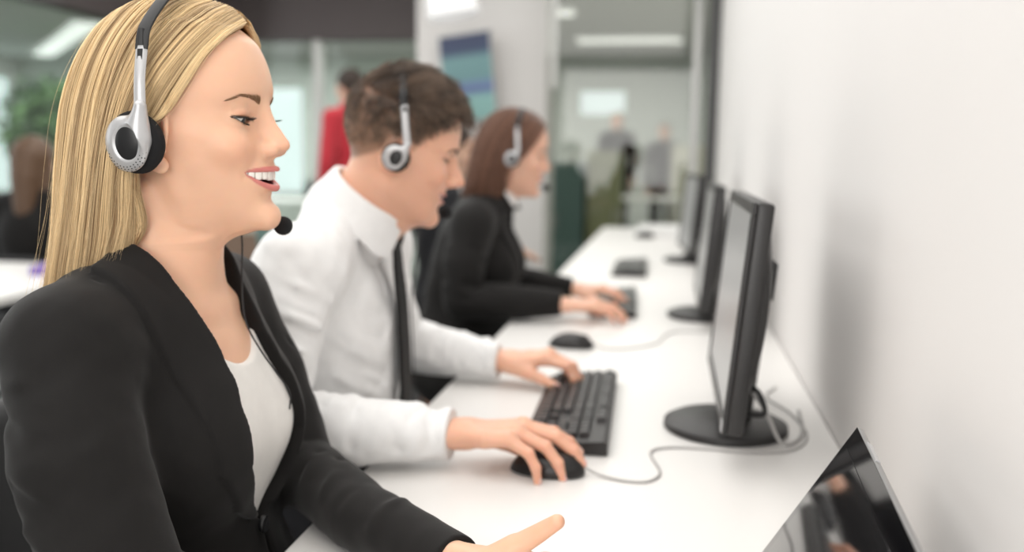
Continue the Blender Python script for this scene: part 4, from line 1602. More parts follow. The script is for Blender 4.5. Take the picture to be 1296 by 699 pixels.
    v, q = sculpt(lambda P: smin(s_ell(P, (-180, 0, 560), (150, 185, 95)), legs_sdf(P, (-180, 0, 575), 270), 30), (-360, -230, 40), (400, 230, 690), 11)
    link('trousers', to_mesh('trousers', [(v, q)]), MAT['suit_grey'], root)
    shoes(root, 270)

    # hair: short faded sides, longer on top and swept forward and up
    def mask(Rr):
        z, x, ya = Rr[:, 2], Rr[:, 0], np.abs(Rr[:, 1])
        line = np.interp(x, [-120, -80, -30, 0, 20, 42, 58, 70, 90], [-34, -34, -6, 18, 20, 48, 70, 84, 90])
        dens = np.clip((z - line) / 16 + .25, 0, 1)
        ear = (np.abs(x + 6) < 20) & (z < 30) & (ya > 60)
        return np.where(ear, 0, dens)

    def length(Rr):
        z, x = Rr[:, 2], Rr[:, 0]
        return np.interp(z, [-40, 20, 55, 80, 105, 130], [4, 7, 13, 26, 36, 40]) * np.interp(x, [-100, -40, 40, 80], [.8, 1, 1.05, 1.0])

    def cdir(Rr):
        o = np.zeros_like(Rr)
        top = np.clip((Rr[:, 2] - 60) / 40, 0, 1)
        o[:, 0] = .25 + .9 * top
        o[:, 2] = -1.0 * (1 - top) + .1
        o[:, 1] = np.sign(Rr[:, 1]) * -.25 * top
        return o
    short_hair(root, g, MAT['hair_brown'], rs, 15000, length, .00030, mask, cdir, lift=lambda Rr: np.interp(Rr[:, 2], [40, 90], [.25, .55]))
    headset('headset', 'silver and black headset worn by the man in the white shirt', g, org, 0, boom_tip=(106, 36, -64), cup=(-2, 78, -4), tilt=10, simple=True, cup_s=.72,
            band=[(-14, 84, 72), (-20, 78, 90), (-28, 52, 117), (-34, 18, 130), (-34, -18, 130), (-28, -52, 117), (-20, -78, 90), (-14, -84, 72)],
            cable=[Vector(p) * .001 for p in [(84, 74, 1150), (96, 60, 1080), (92, 40, 1000), (92, 10, 940), (100, -10, 880), (104, -16, 820), (100, -8, 765)]])
    office_chair('black office chair under the man in the white shirt', (org[0] - .20, org[1], 0), 0, back_top=.78)


# ================================================================== the dark-haired woman at the third seat
def woman_back():
    rs = np.random.RandomState(27)
    org = (-.49, 2.48, 0)
    root = thing('person', 'brown haired woman in a dark suit jacket typing at the third seat', 'person', org)
    g = dict(c=(58, 0, 1166), pitch=-12, yaw=10, size=1.0, skin=SKIN['w2'], lips=(.55, .18, .18), iris_mat=MAT['iris_brown'],
             brow_mat=MAT['brow_dark'], nose_x=-5, chin=84, nose=.92, mouth_w=24, lip=.75, open=0, smile=4, slit=1.2, lashes=.8)
    T = dict(hip=(-100, 0, 560), hip_r=(130, 170, 130), waist=(-80, 0, 730), waist_r=(92, 118, 150), chest=(-42, 0, 885), chest_r=(98, 132, 150),
             bust=(16, 54, 862, (56, 54, 58)), neck=(-8, 0, 1030), sh_r=(-22, -142, 988), sh_l=(-22, 142, 988), sh_rad=44)
    hr = hand_spec((226, -150, 786), (1, .12, .04), (0, 0, -1), -1, [(16, 26, 16)] * 4, size=.95, thumb=(34, 10, 8, 15))
    hl = hand_spec((226, 128, 786), (1, -.15, .06), (0, 0, -1), 1, [(18, 30, 18)] * 4, size=.95, thumb=(30, 10, 8, 15))

    def skin_head(P):
        f = head_sdf(to_head(P, g), g)
        nk = s_chain(P, [(46, 0, 1165), (24, 0, 1095), (-12, 0, 1020)], [49, 48, 56])
        f = smin(f, nk, 22)
        return smax(f, 980 - P[:, 2], 2)
    parts = [sculpt(skin_head, (-100, -110, 970), (210, 110, 1330), 2.2)]
    parts.append(sculpt(lambda P: hand_sdf(P, hr, (90, -175, 790)), (120, -230, 720), (480, -60, 860), 2.4))
    parts.append(sculpt(lambda P: hand_sdf(P, hl, (90, 165, 790)), (120, 40, 720), (480, 230, 860), 2.6))

    def under(P):
        f = torso_sdf(P, T) + 10
        f = smin(f, arm_sdf(P, [(-20, -150, 985), (-30, -196, 800), (150, -165, 790)], [36, 30, 22]), 20)
        f = smin(f, arm_sdf(P, [(-20, 150, 985), (-20, 196, 800), (150, 145, 790)], [36, 30, 22]), 20)
        return smin(f, legs_sdf(P, (-90, 0, 560), 330) + 8, 30)
    parts.append(sculpt(under, (-300, -260, 40), (440, 260, 1060), 12))

    def tone(V):
        c = np.tile(np.array(g['skin']), (len(V), 1))
        hd = V[:, 2] > 1010
        c[hd] = head_tone(to_head(V[hd], g), g)
        for h in (hl, hr):
            k = (np.abs(V - v3(h['w'])).max(axis=1) < 240) & (V[:, 2] < 890)
            c[k] = hand_tone(V[k], c[k], h, g['skin'])
        return c
    link('body', to_mesh('body', parts, colfn=tone), MAT['skin'], root)
    face_extras(root, g, rs, detail=False)

    def blouse(P):
        f = torso_sdf(P, T) - 5
        rn = np.sqrt((P[:, 0] - 4) ** 2 + P[:, 1] ** 2)
        col = smax(np.abs(rn - 56 - (1085 - P[:, 2]) * .2) - 4, np.maximum(P[:, 2] - 1082, 1030 - P[:, 2]), 3)
        f = smin(f, col, 6)
        f = smax(f, -s_chain(P, [(46, 0, 1165), (24, 0, 1095), (6, 0, 1050)], [50, 50, 46]), 2)
        return smax(f, 650 - P[:, 2], 3)
    link('blouse', to_mesh('blouse', [sculpt(blouse, (-190, -180, 640), (120, 180, 1100), 4)]), MAT['shirt_white'], root)

    def jacket(P):
        x, y, z = P[:, 0], P[:, 1], P[:, 2]
        tor = torso_sdf(P, T)
        f = tor - 14
        f = smin(f, s_ell(P, (-70, 0, 650), (130, 172, 140)), 40)
        ar = arm_sdf(P, [(-22, -146, 988), (-34, -186, 890), (-34, -198, 795), (100, -172, 792), (212, -150, 788)], [54, 55, 52, 46, 34])
        al = arm_sdf(P, [(-22, 146, 988), (-30, 186, 890), (-20, 198, 795), (100, 165, 792), (210, 132, 788)], [54, 55, 52, 46, 34])
        f = smin(smin(f, ar, 24), al, 24)
        rr = np.random.RandomState(9)
        for k in range(14):
            u = rr.uniform(.3, 1)
            p = np.array([-22, -146, 988]) * (1 - u) + np.array([-34, -198, 795]) * u
            f = ridge(P, f, [p + np.array([55, -10, -15]), p + np.array([20, -52, 0]), p + np.array([-45, -35, 15])], rr.choice([-1, 1]) * rr.uniform(2, 4), 8)
        f = f - 1.6 * wav(P, 110, 31)
        yn = np.interp(z, [700, 790, 870, 960, 1040, 1100], [-2, -6, -22, -32, -48, -58])
        lw = np.interp(z, [780, 850, 960, 1040], [2, 34, 46, 50])
        ya = np.abs(y)
        lap = np.maximum(np.maximum(-yn - ya, ya + yn - lw), np.maximum(z - 1085, 780 - z))
        f = np.minimum(f, smax(np.maximum(tor - 20, -x - 40), lap, 4))
        rn = np.sqrt((x + 4) ** 2 + y ** 2)
        col = smax(np.abs(rn - 66 - np.clip(1085 - z, 0, 90) * .4) - 4.5, np.maximum(z - 1088 + np.clip(x, 0, 200) * .4, 1020 - z), 3)
        f = smin(f, col, 6)
        f = smax(f, -np.maximum(ya + yn, -x - 10), 4)
        f = smax(f, -s_chain(P, [(40, 0, 1180), (20, 0, 1090), (6, 0, 1035)], [62, 60, 50]), 3)
        f = smax(f, s_cut(P, (222, -150, 788), (1, 0, 0)), 2)
        f = smax(f, s_cut(P, (220, 130, 788), (1, 0, 0)), 2)
        return np.maximum(f, 540 - z)
    link('jacket', to_mesh('jacket', [sculpt(jacket, (-230, -270, 535), (250, 270, 1110), 3.8)]), MAT['suit_black'], root)
    v, q = sculpt(lambda P: smin(s_ell(P, (-90, 0, 560), (140, 178, 90)), legs_sdf(P, (-90, 0, 575), 330), 30), (-270, -220, 40), (460, 220, 680), 12)
    link('trousers', to_mesh('trousers', [(v, q)]), MAT['suit_black'], root)
    shoes(root, 330)
    near = [
        [(70, -4, 110), (68, -30, 96), (58, -56, 68), (46, -70, 36), (30, -78, 6), (6, -84, -16), (-4, -82, -52), (4, -78, -84), (-4, -70, -106)],
        [(48, -4, 126), (40, -38, 110), (24, -66, 80), (6, -84, 42), (-8, -92, 4), (-16, -92, -36), (-18, -90, -72), (-12, -86, -104), (-20, -78, -126)],
        [(12, -3, 136), (0, -42, 122), (-20, -72, 84), (-36, -88, 40), (-44, -96, -8), (-48, -98, -54), (-50, -96, -92), (-50, -88, -124), (-54, -80, -142)],
        [(-30, -3, 134), (-46, -40, 118), (-66, -64, 80), (-80, -80, 32), (-86, -88, -18), (-88, -92, -66), (-90, -88, -104), (-90, -76, -132), (-88, -66, -146)],
        [(-64, 0, 118), (-86, -8, 98), (-106, -16, 58), (-114, -22, 8), (-114, -28, -42), (-114, -32, -86), (-114, -30, -118), (-110, -22, -140), (-104, -14, -150)],
    ]
    far = [[(x, -y, z) for x, y, z in gd] for gd in near]
    long_hair(root, g, near, far, 7000, MAT['hair_auburn'], MAT['hair_auburn_mass'], .00042, rs, spread=10, wisps=60, cap_in=7, K=22)
    headset('headset', 'small silver headset on the brown haired woman at the third seat', g, org, 0, boom_tip=(112, 34, -62), cup=(0, 86, -4), tilt=10, simple=True, cup_s=.75)
    office_chair('black office chair under the brown haired woman', (org[0] - .12, org[1], 0), 0)


# ================================================================== the room
def wall_mat(name, color, rough=.7, bump=.05):
    return mat(name, color, rough, bump=bump, bscale=90, var=.012, vscale=2.0, spec=.3)


def desk_mat():
    return mat('desk_white', (.80, .785, .765), .32, var=.012, vscale=3, spec=.45, bump=.02, bscale=300)


def glass_mat(name='glass', tint=(.93, .97, .95), rough=0.0):
    """thin architectural glass: mostly clear, a mirror sheen at grazing angles"""
    mt = bpy.data.materials.new(name)
    mt.use_nodes = True
    nt = mt.node_tree
    nt.nodes.clear()
    out = nt.nodes.new('ShaderNodeOutputMaterial')
    mx = nt.nodes.new('ShaderNodeMixShader')
    tr = nt.nodes.new('ShaderNodeBsdfTransparent')
    tr.inputs[0].default_value = tuple(tint) + (1,)
    gl = nt.nodes.new('ShaderNodeBsdfGlossy')
    gl.inputs['Roughness'].default_value = rough
    fr = nt.nodes.new('ShaderNodeFresnel')
    fr.inputs[0].default_value = 1.5
    ge = nt.nodes.new('ShaderNodeNewGeometry')
    mr = nt.nodes.new('ShaderNodeMapRange')
    mr.inputs[3].default_value = 1.5
    mr.inputs[4].default_value = 1 / 1.5
    nt.links.new(ge.outputs['Backfacing'], mr.inputs[0])
    nt.links.new(mr.outputs[0], fr.inputs[0])
    nt.links.new(fr.outputs[0], mx.inputs[0])
    nt.links.new(tr.outputs[0], mx.inputs[1])
    nt.links.new(gl.outputs[0], mx.inputs[2])
    nt.links.new(mx.outputs[0], out.inputs[0])
    return mt


def room_shell():
    M_ = MAT
    M_['wall'] = wall_mat('wall_paint', (.725, .705, .69))
    M_['wall_green'] = wall_mat('pale_green_wall', (.58, .61, .57))
    M_['ceil'] = wall_mat('ceiling_paint', (.55, .54, .52))
    M_['floor'] = mat('floor_carpet', (.20, .205, .195), .9, bump=.5, bscale=600, var=.15, vscale=40)
    M_['desk'] = desk_mat()
    M_['beam'] = mat('dark_header', (.085, .070, .070), .6, var=.05)
    M_['post'] = mat('post_white', (.62, .62, .60), .4)
    M_['alu'] = mat('aluminium', (.45, .45, .44), .35, metal=.8)
    M_['glass'] = glass_mat()
    M_['glass_grey'] = glass_mat('smoked_glass', (.84, .85, .83))
    ST = dict(kind='structure')
    MB().box((-10.5, -2.5, -.08), (.6, 13.6, 0)).build('floor', M_['floor'], **ST)
    MB().box((-10.5, -2.5, 2.62), (.6, 13.6, 2.72)).build('ceiling', M_['ceil'], **ST)
    MB().box((.268, -2.5, 0), (.40, 5.75, 2.62)).build('wall_right', M_['wall'], **ST)
    MB().box((-10.5, -2.6, 0), (.4, -2.5, 2.62)).build('wall_front', M_['wall'], **ST)
    MB().box((.40, 5.75, 0), (.52, 13.6, 2.62)).build('wall_right_far', M_['wall_green'], **ST)
    # white pier that carries the hung screen
    MB().box((-1.80, 6.35, 0), (-.84, 6.6, 2.62), bev=.01).build('wall_pier', M_['wall'], **ST)
    # back wall with window opening at the far left
    w = MB()
    w.box((-5.6, 13.5, 0), (-1.35, 13.62, 2.62)).box((-1.35, 13.5, 0), (-.70, 13.62, 1.78)).box((-1.35, 13.5, 2.12), (-.70, 13.62, 2.62)).box((-.70, 13.5, 0), (.52, 13.62, 2.62)).box((-10.5, 13.5, 0), (-5.6, 13.62, .55)).box((-10.5, 13.5, 2.15), (-5.6, 13.62, 2.62))
    w.build('wall_back', M_['wall_green'], **ST)
    # left wall: window band
    w = MB()
    w.box((-10.6, -2.5, 0), (-10.5, 13.6, .5)).box((-10.6, -2.5, 2.3), (-10.5, 13.6, 2.62))
    for y in (-2.5, 1.5, 5.5, 9.5, 13.3):
        w.box((-10.6, y, .5), (-10.5, y + .25, 2.3))
    w.build('wall_left', M_['wall'], **ST)
    for k, y in enumerate((-2.25, 1.75, 5.75, 9.75)):
        wn = MB().box((-10.56, y, .5), (-10.54, y + 3.75, 2.3)).build('window_%d' % (k + 1), M_['glass'], **ST)
    wn = MB().box((-10.5, 13.55, .55), (-5.6, 13.57, 2.15)).build('window_5', M_['glass'], **ST)
    MB().box((-1.35, 13.55, 1.78), (-.70, 13.57, 2.12)).build('window_6', M_['glass'], **ST)
    for x in (-10.4, -8.8, -7.2, -5.66):
        MB().box((x, 13.5, .55), (x + .06, 13.6, 2.15)).build('window_frame', M_['post'], wn)
    MB().box((-10.5, 13.42, .52), (-5.6, 13.6, .56)).build('window_sill', M_['post'], wn)
    # baseboard on the right wall
    MB().box((.256, -2.5, 0), (.268, 5.75, .09)).build('baseboard_right', M_['post'], **ST)

    # glass partition behind the desks, dark header above it
    t = thing('glass_partition', 'glass partition with a dark header and a slim white post behind the man', 'partition', (-2.7, 6.8, 0))
    def P(mb, name, m, parent=t, **k):
        mb.xf(Matrix.Translation((2.7, -6.8, 0)))
        return mb.build(name, m, parent, **k)
    P(MB().box((-3.80, 6.72, 2.03), (-1.80, 6.92, 2.62)), 'header', M_['beam'])
    P(MB().box((-3.80, 4.2, 2.03), (-3.62, 6.92, 2.62)), 'header', M_['beam'])
    for x in (-3.73, -2.74):
        P(MB().box((x, 6.76, 0), (x + .062, 6.86, 2.03), bev=.004), 'post', M_['post'])
    P(MB().box((-3.67, 6.80, .04), (-2.74, 6.81, 2.03)), 'glass_pane', M_['glass'])
    P(MB().box((-2.68, 6.80, .04), (-1.80, 6.81, 2.03)), 'glass_pane', M_['glass'])
    P(MB().box((-3.71, 4.2, .04), (-3.70, 6.76, 2.03)), 'glass_pane', M_['glass'])
    P(MB().box((-3.73, 6.77, 0), (-1.80, 6.85, .04)), 'bottom_rail', M_['alu'])

    # glass partition across the far end of the desk
    t2 = thing('glass_partition', 'smoked glass partition with grey posts at the far end of the long desk', 'partition', (-.3, 6.1, 0))
    def P2(mb, name, m, **k):
        mb.xf(Matrix.Translation((.3, -6.1, 0)))
        return mb.build(name, m, t2, **k)
    P2(MB().box((-.84, 6.10, .04), (.12, 6.11, 2.62)), 'glass_pane', M_['glass_grey'])
    P2(MB().box((.17, 6.10, .04), (.30, 6.11, 2.62)), 'glass_pane', M_['glass_grey'])
    P2(MB().box((.115, 6.07, 0), (.165, 6.14, 2.62), bev=.004), 'post', M_['alu'])
    P2(MB().box((.20, 5.76, 0), (.265, 5.86, 2.62), bev=.004), 'post', mat('post_dark', (.07, .07, .07), .4))
    P2(MB().box((.268, 5.76, 0), (.40, 5.84, 2.62), bev=.004), 'post', mat('post_grey', (.33, .33, .32), .5))
    P2(MB().box((-.84, 6.06, 0), (.26, 6.15, .04)), 'bottom_rail', M_['alu'])
    P2(MB().box((-.80, 6.085, 1.62), (-.77, 6.125, 2.62)), 'glass_clamp', M_['post'])


def desk_long():
    t = thing('desk', 'long white worktop along the wall carrying keyboards and monitors', 'desk', (-.066, .15, 0))
    def P(mb, name, m, **k):
        mb.xf(Matrix.Translation((.066, -.15, 0)))
        return mb.build(name, m, t, **k)
    P(MB().box((-.40, .15, .712), (.266, 5.66, .74), bev=.003), 'worktop', MAT['desk'])
    for y in (.3, 2.0, 3.75, 5.5):
        P(MB().box((-.34, y, 0), (.25, y + .03, .712)), 'support_panel', MAT['desk'])
    P(MB().box((.22, .3, .35), (.235, 5.5, .712)), 'modesty_panel', MAT['desk'])


def monitor(label, loc, tilt=6.0, rz=0.0, w=.47, h=.315, badge=True, cable=True, base_dy=0.0, lift=.05):
    """screen faces local -x; loc = base centre on the desk"""
    t = thing('monitor', label, 'monitor', loc, rz, 'monitors along the wall')
    b = MB()
    b.lathe([(0, 0), (.094, 0), (.098, .004), (.097, .012), (.085, .018), (.03, .022), (0, .022)], 48, Matrix.Translation((0, base_dy, 0)))
    b.build('base', MAT['plastic'], t, smooth=True)
    b = MB()
    b.tube(spline([(.012, base_dy, .015), (.016, base_dy * .6, .06), (.022, 0, .12), (.030, 0, .20)], 12), .019, 14, ry=.028)
    b.build('neck', MAT['plastic'], t, smooth=True)
    R = Matrix.Rotation(math.radians(tilt), 4, 'Y')
    T0 = Matrix.Translation((-.012, 0, lift)) @ R

    def B(mb, name, m, parent=t, **k):
        mb.xf(T0)
        return mb.build(name, m, parent, **k)
    case = B(MB().box((-.004, -w / 2, 0), (.020, w / 2, h), bev=.005, seg=3), 'case', MAT['monitor_black'], smooth=True)
    q = MB()
    v, qd = sculpt(lambda P: smax(smax(s_ell(P, (8, 0, h * 500), (36, w * 620, h * 560)), 6 - P[:, 0], 2), s_box(P, (16, 0, h * 500), (60, w * 488, h * 485), 8), 8), (-35, -w * 510, -6), (60, w * 510, h * 1000 + 6), 5)
    me = to_mesh('rear_shell', [(v, qd)]); me.transform(T0)
    link('rear_shell', me, MAT['plastic'], t)
    # bezel proud of the screen, four bars
    bz = MB()
    for lo, hi in (((-.009, -w / 2, h - .017), (-.003, w / 2, h)), ((-.009, -w / 2, 0), (-.003, w / 2, .021)),
                   ((-.009, -w / 2, .021), (-.003, -w / 2 + .016, h - .017)), ((-.009, w / 2 - .016, .021), (-.003, w / 2, h - .017))):
        bz.box(lo, hi, bev=.0012)
    B(bz, 'bezel', MAT['monitor_black'])
    B(MB().box((-.0065, -w / 2 + .014, .019), (-.0035, w / 2 - .014, h - .015)), 'screen', MAT['screen_on'])
    if badge:
        B(MB().box((-.0105, -w / 2 + .001, .003), (-.0075, -w / 2 + .020, .018), bev=.0008), 'sticker', MAT['silver'])
    q = MB()
    for k in range(7):
        q.box((.046, -.12 + k * .04, h * .55), (.048, -.10 + k * .04, h * .72), bev=.0006)
    B(q, 'vent_slots', MAT['rubber'], kind='stuff')
    if cable:
        q = MB()
        q.tube(spline([(.035, -.05, .075), (.055, -.07, .05), (.075, -.09, .012), (.10, -.06, .004), (.12, .0, .004), (.13, .12, .004)], 30), .0028, 8)
        q.build('power_cable', MAT['cable_grey'], t, smooth=True)
        q = MB()
        q.tube(spline([(.030, -.04, .085), (.045, -.06, .075), (.052, -.075, .05), (.03, -.07, .045)], 14), .004, 8)
        q.build('cable_plug', MAT['rubber'], t, smooth=True)
    return t


KEYMESH = {}


def keyboard(label, loc, rz, single=True, L=.44, W_=.128, legs=True):
    """length along local y (the typist sits on the -x side; number pad towards -y)"""
    t = thing('keyboard', label, 'keyboard', loc, rz, 'black keyboards on the desk')
    b = MB()
    b.prism([(-W_ / 2, .002), (W_ / 2, .002), (W_ / 2, .020), (W_ / 2 - .006, .0225), (-W_ / 2 + .02, .0125), (-W_ / 2, .008)], -L / 2, L / 2, 'y')
    b.build('case', MAT['keyboard_black'], t)
    U = .0178
    rows = [(.050, .0155, [(1, 0)]), ]
    keys = []
    slope = (.0225 - .0125) / (W_ - .026)

    def put(cx, cy, wy, wx=U):
        keys.append((cx, cy, wx - .0022, wy - .0022))
    x_rows = [W_ / 2 - .014 - i * (U + (.004 if i > 0 else 0) * 0) - (0.004 if i > 0 else 0) for i in range(6)]
    ymax = L / 2 - .010
    widths = [
        [1] * 1 + [-.6] + [1] * 4 + [-.4] + [1] * 4 + [-.4] + [1] * 4,
        [1] * 13 + [2.0],
        [1.5] + [1] * 12 + [1.5],
        [1.8] + [1] * 11 + [2.2],
        [2.3] + [1] * 10 + [2.7],
        [1.4, 1.2, 1.3, 6.0, 1.3, 1.2, 1.2, 1.4]]
    for r, ws in enumerate(widths):
        y = ymax
        for w in ws:
            if w < 0:
                y -= -w * U; continue
            put(x_rows[r], y - w * U / 2, w * U)
            y -= w * U
    y0 = ymax - 15.2 * U
    for r in (0, 1, 2, 4, 5):
        for k in range(3):
            if r == 4 and k != 1: continue
            put(x_rows[r], y0 - (k + .5) * U, U)
    y0 -= 3.35 * U
    for r in range(1, 6):
        for k in range(4):
            if r in (3, 5) and k == 3: continue
            if r == 5 and k == 1: continue
            if r == 5 and k == 0:
                put(x_rows[r], y0 - U, 2 * U); continue
            if r in (2, 4) and k == 3:
                put(x_rows[r] - U / 2, y0 - (k + .5) * U, U, 2 * U); continue
            put(x_rows[r], y0 - (k + .5) * U, U)
    al = -math.atan(slope)

    def keymesh(wx, wy):
        k = (round(wx, 4), round(wy, 4))
        if k not in KEYMESH:
            m_ = MB()
            bm = m_.bm
            hx, hy, hz = wx / 2, wy / 2, .0065
            lo = [bm.verts.new(p) for p in ((-hx, -hy, 0), (hx, -hy, 0), (hx, hy, 0), (-hx, hy, 0))]
            mi = [bm.verts.new(p) for p in ((-hx + .0010, -hy + .0010, hz * .85), (hx - .0010, -hy + .0010, hz * .85), (hx - .0010, hy - .0010, hz * .85), (-hx + .0010, hy - .0010, hz * .85))]
            tp = [bm.verts.new(p) for p in ((-hx + .0022, -hy + .0022, hz), (hx - .0022, -hy + .0022, hz), (hx - .0022, hy - .0022, hz), (-hx + .0022, hy - .0022, hz))]
            for A, Bq in ((lo, mi), (mi, tp)):
                for j in range(4): bm.faces.new((A[j], A[(j + 1) % 4], Bq[(j + 1) % 4], Bq[j]))
            bm.faces.new(tp); bm.faces.new(lo[::-1])
            me = m_.mesh('key')
            me.materials.append(MAT['key'])
            KEYMESH[k] = me
        return KEYMESH[k]
    z_at = lambda x: .0125 + (x + W_ / 2 - .02) * slope + .0005
    if single:
        for cx, cy, wx, wy in keys:
            o = bpy.data.objects.new('key', keymesh(wx, wy))
            COL.objects.link(o)
            o.parent = t
            o.location = (cx, cy, z_at(cx))
            o.rotation_euler = (0, al, 0)
    else:
        b = MB()
        for cx, cy, wx, wy in keys:
            b.box((cx - wx / 2, cy - wy / 2, z_at(cx)), (cx + wx / 2, cy + wy / 2, z_at(cx) + .006))
        b.build('keys', MAT['key'], t, kind='stuff')
    return t


def mouse(label, loc, rz, cable=None, s=1.0):
    """nose towards local +x"""
    t = thing('computer_mouse', label, 'mouse', loc, rz, 'black mice on the desk')

    def body(P):
        f = s_ell(P, (-6, 0, 4), (54, 31, 33))
        f = smax(f, s_ell(P, (0, 0, -8), (60, 34, 44)), 8)
        f = smax(f, 1.5 - P[:, 2], 2)
        f = ridge(P, f, [(56, 0, 18), (30, 0, 32), (8, 0, 36)], -1.2, 1.2)
        f = ridge(P, f, [(8, -30, 24), (6, 0, 37), (8, 30, 24)], -1.0, 1.2)
        f = smax(f, -s_box(P, (27, 0, 34), (9, 3, 8), 2), 1)
        return f
    v, q = sculpt(body, (-64, -38, -2), (58, 38, 44), 1.7)
    link('mouse_shell', to_mesh('mouse_shell', [(v * s, q)]), MAT['mouse_black'], t)
    b = MB()
    b.lathe([(0, -.0022), (.0075, -.0022), (.0088, 0), (.0075, .0022), (0, .0022)], 20,
            Matrix.Translation((.027 * s, 0, .0225 * s)) @ Matrix.Rotation(PI / 2, 4, 'X'))
    b.build('scroll_wheel', MAT['rubber'], t, smooth=True)
    if cable:
        b = MB()
        inv = (Matrix.Translation(loc) @ Matrix.Rotation(rz, 4, 'Z')).inverted()
        b.tube([inv @ Vector(p) for p in spline(cable, 60)], .0019, 8)
        b.build('mouse_cable', MAT['cable_grey'], t, smooth=True)
    return t


def tablet():
    t = thing('tablet_computer', 'glossy black tablet tilted back on its stand at the near corner of the desk', 'tablet', (.102, .80, .74), math.radians(-3.5))
    L, H = .33, .178
    R = Matrix.Translation((0, 0, .003)) @ Matrix.Rotation(math.radians(31), 4, 'Y')
    MB().box((-.004, -L / 2, 0), (.004, L / 2, H), bev=.0025, seg=3).xf(R).build('case', MAT['lid_grey'], t)
    MB().box((-.0048, -L / 2 + .0012, .0012), (-.0038, L / 2 - .0012, H - .0012), bev=.0003).xf(R).build('bezel', MAT['screen_bezel'], t)
    MB().box((-.0054, -L / 2 + .018, .018), (-.0046, L / 2 - .018, H - .022)).xf(R).build('screen', MAT['screen_off'], t)
    MB().box((-.0035, .055, H - .001), (.002, .110, H + .0014), bev=.0005).xf(R).build('side_switch', MAT['silver'], t)
    b = MB()
    b.box((-.0015, -.10, 0), (.0015, .10, .125), bev=.0012)
    b.xf(Matrix.Translation((.125, 0, .002)) @ Matrix.Rotation(math.radians(-30), 4, 'Y')).build('stand', MAT['lid_grey'], t)
    return t


def pendant_lamp():
    t = thing('pendant_lamp', 'white pendant lamp hanging beside the white pier', 'lamp', (-1.37, 5.6, 2.62))
    b = MB()
    b.lathe([(0, .12), (.13, .12), (.137, .112), (.160, -.10), (.161, -.115), (.156, -.115), (.152, -.10), (.130, .108), (0, .112)], 40,
            Matrix.Translation((0, 0, -.49)) @ Matrix.Rotation(math.radians(-11), 4, 'Y'))
    b.build('lamp_shade', MAT['lamp_white'], t, smooth=True)
    b = MB()
    b.ball((0, 0, -.47), .045, 20, 12)
    b.build('bulb', MAT['lamp_glow'], t, smooth=True)
    b = MB()
    b.tube([(0, 0, 0), (-.005, 0, -.2), (-.02, 0, -.375)], .004, 8)
    b.build('cord', MAT['rubber'], t, smooth=True)
    return t


def hung_screen():
    t = thing('display_screen', 'tilted display screen with teal and blue picture on the white pier', 'screen', (-1.40, 6.25, 1.70))
    t.rotation_euler = (0, math.radians(-6), math.radians(-10))
    w, h = .37, .58
    MB().box((-w / 2 - .012, -.02, -h / 2 - .012), (w / 2 + .012, .02, h / 2 + .012), bev=.006).build('frame', MAT['alu'], t)
    MB().box((-w / 2, -.023, -h / 2), (w / 2, -.018, h / 2)).build('screen', MAT['display_teal'], t)
    MB().box((-.03, .02, -.04), (.03, .105, .04)).build('wall_bracket', MAT['plastic'], t)
    return t


def display_mat():
    mt, nt, b = node_mat('display_teal')
    tc = nt.nodes.new('ShaderNodeTexCoord')
    sp = nt.nodes.new('ShaderNodeSeparateXYZ')
    nt.links.new(tc.outputs['Generated'], sp.inputs[0])
    cr = nt.nodes.new('ShaderNodeValToRGB')
    el = cr.color_ramp.elements
    el[0].position = 0.0; el[0].color = (.20, .36, .34, 1)
    el[1].position = 1.0; el[1].color = (.045, .055, .11, 1)
    for p, c in ((.26, (.22, .40, .38)), (.34, (.10, .13, .27)), (.42, (.15, .22, .36)), (.48, (.14, .26, .27)), (.72, (.16, .29, .30)), (.80, (.05, .07, .13))):
        e = el.new(p); e.color = c + (1,)
    nt.links.new(sp.outputs[2], cr.inputs[0])
    nt.links.new(cr.outputs[0], b.inputs['Base Color'])
    nt.links.new(cr.outputs[0], b.inputs['Emission Color'])
    b.inputs['Emission Strength'].default_value = .12
    b.inputs['Roughness'].default_value = .3
    return mt


def ceiling_lights():
    for (x0, y0, x1, y1, lb) in ((-9.4, 12.6, -6.5, 9.5, 'long ceiling light running to the far windows'),
                                 (-2.6, 9.2, -1.0, 9.2, 'ceiling light over the room beyond the glass'),
                                 (-1.2, 11.4, .1, 11.4, 'ceiling light at the far end of the hall')):
        L = math.hypot(x1 - x0, y1 - y0)
        t = thing('ceiling_light', lb, 'light', ((x0 + x1) / 2, (y0 + y1) / 2, 2.62), math.atan2(y1 - y0, x1 - x0), 'linear ceiling lights')
        MB().box((-L / 2, -.15, -.05), (L / 2, .15, 0), bev=.004).build('housing', MAT['post'], t)
        MB().box((-L / 2 + .02, -.13, -.056), (L / 2 - .02, .13, -.049)).build('diffuser', MAT['panel_glow'], t)


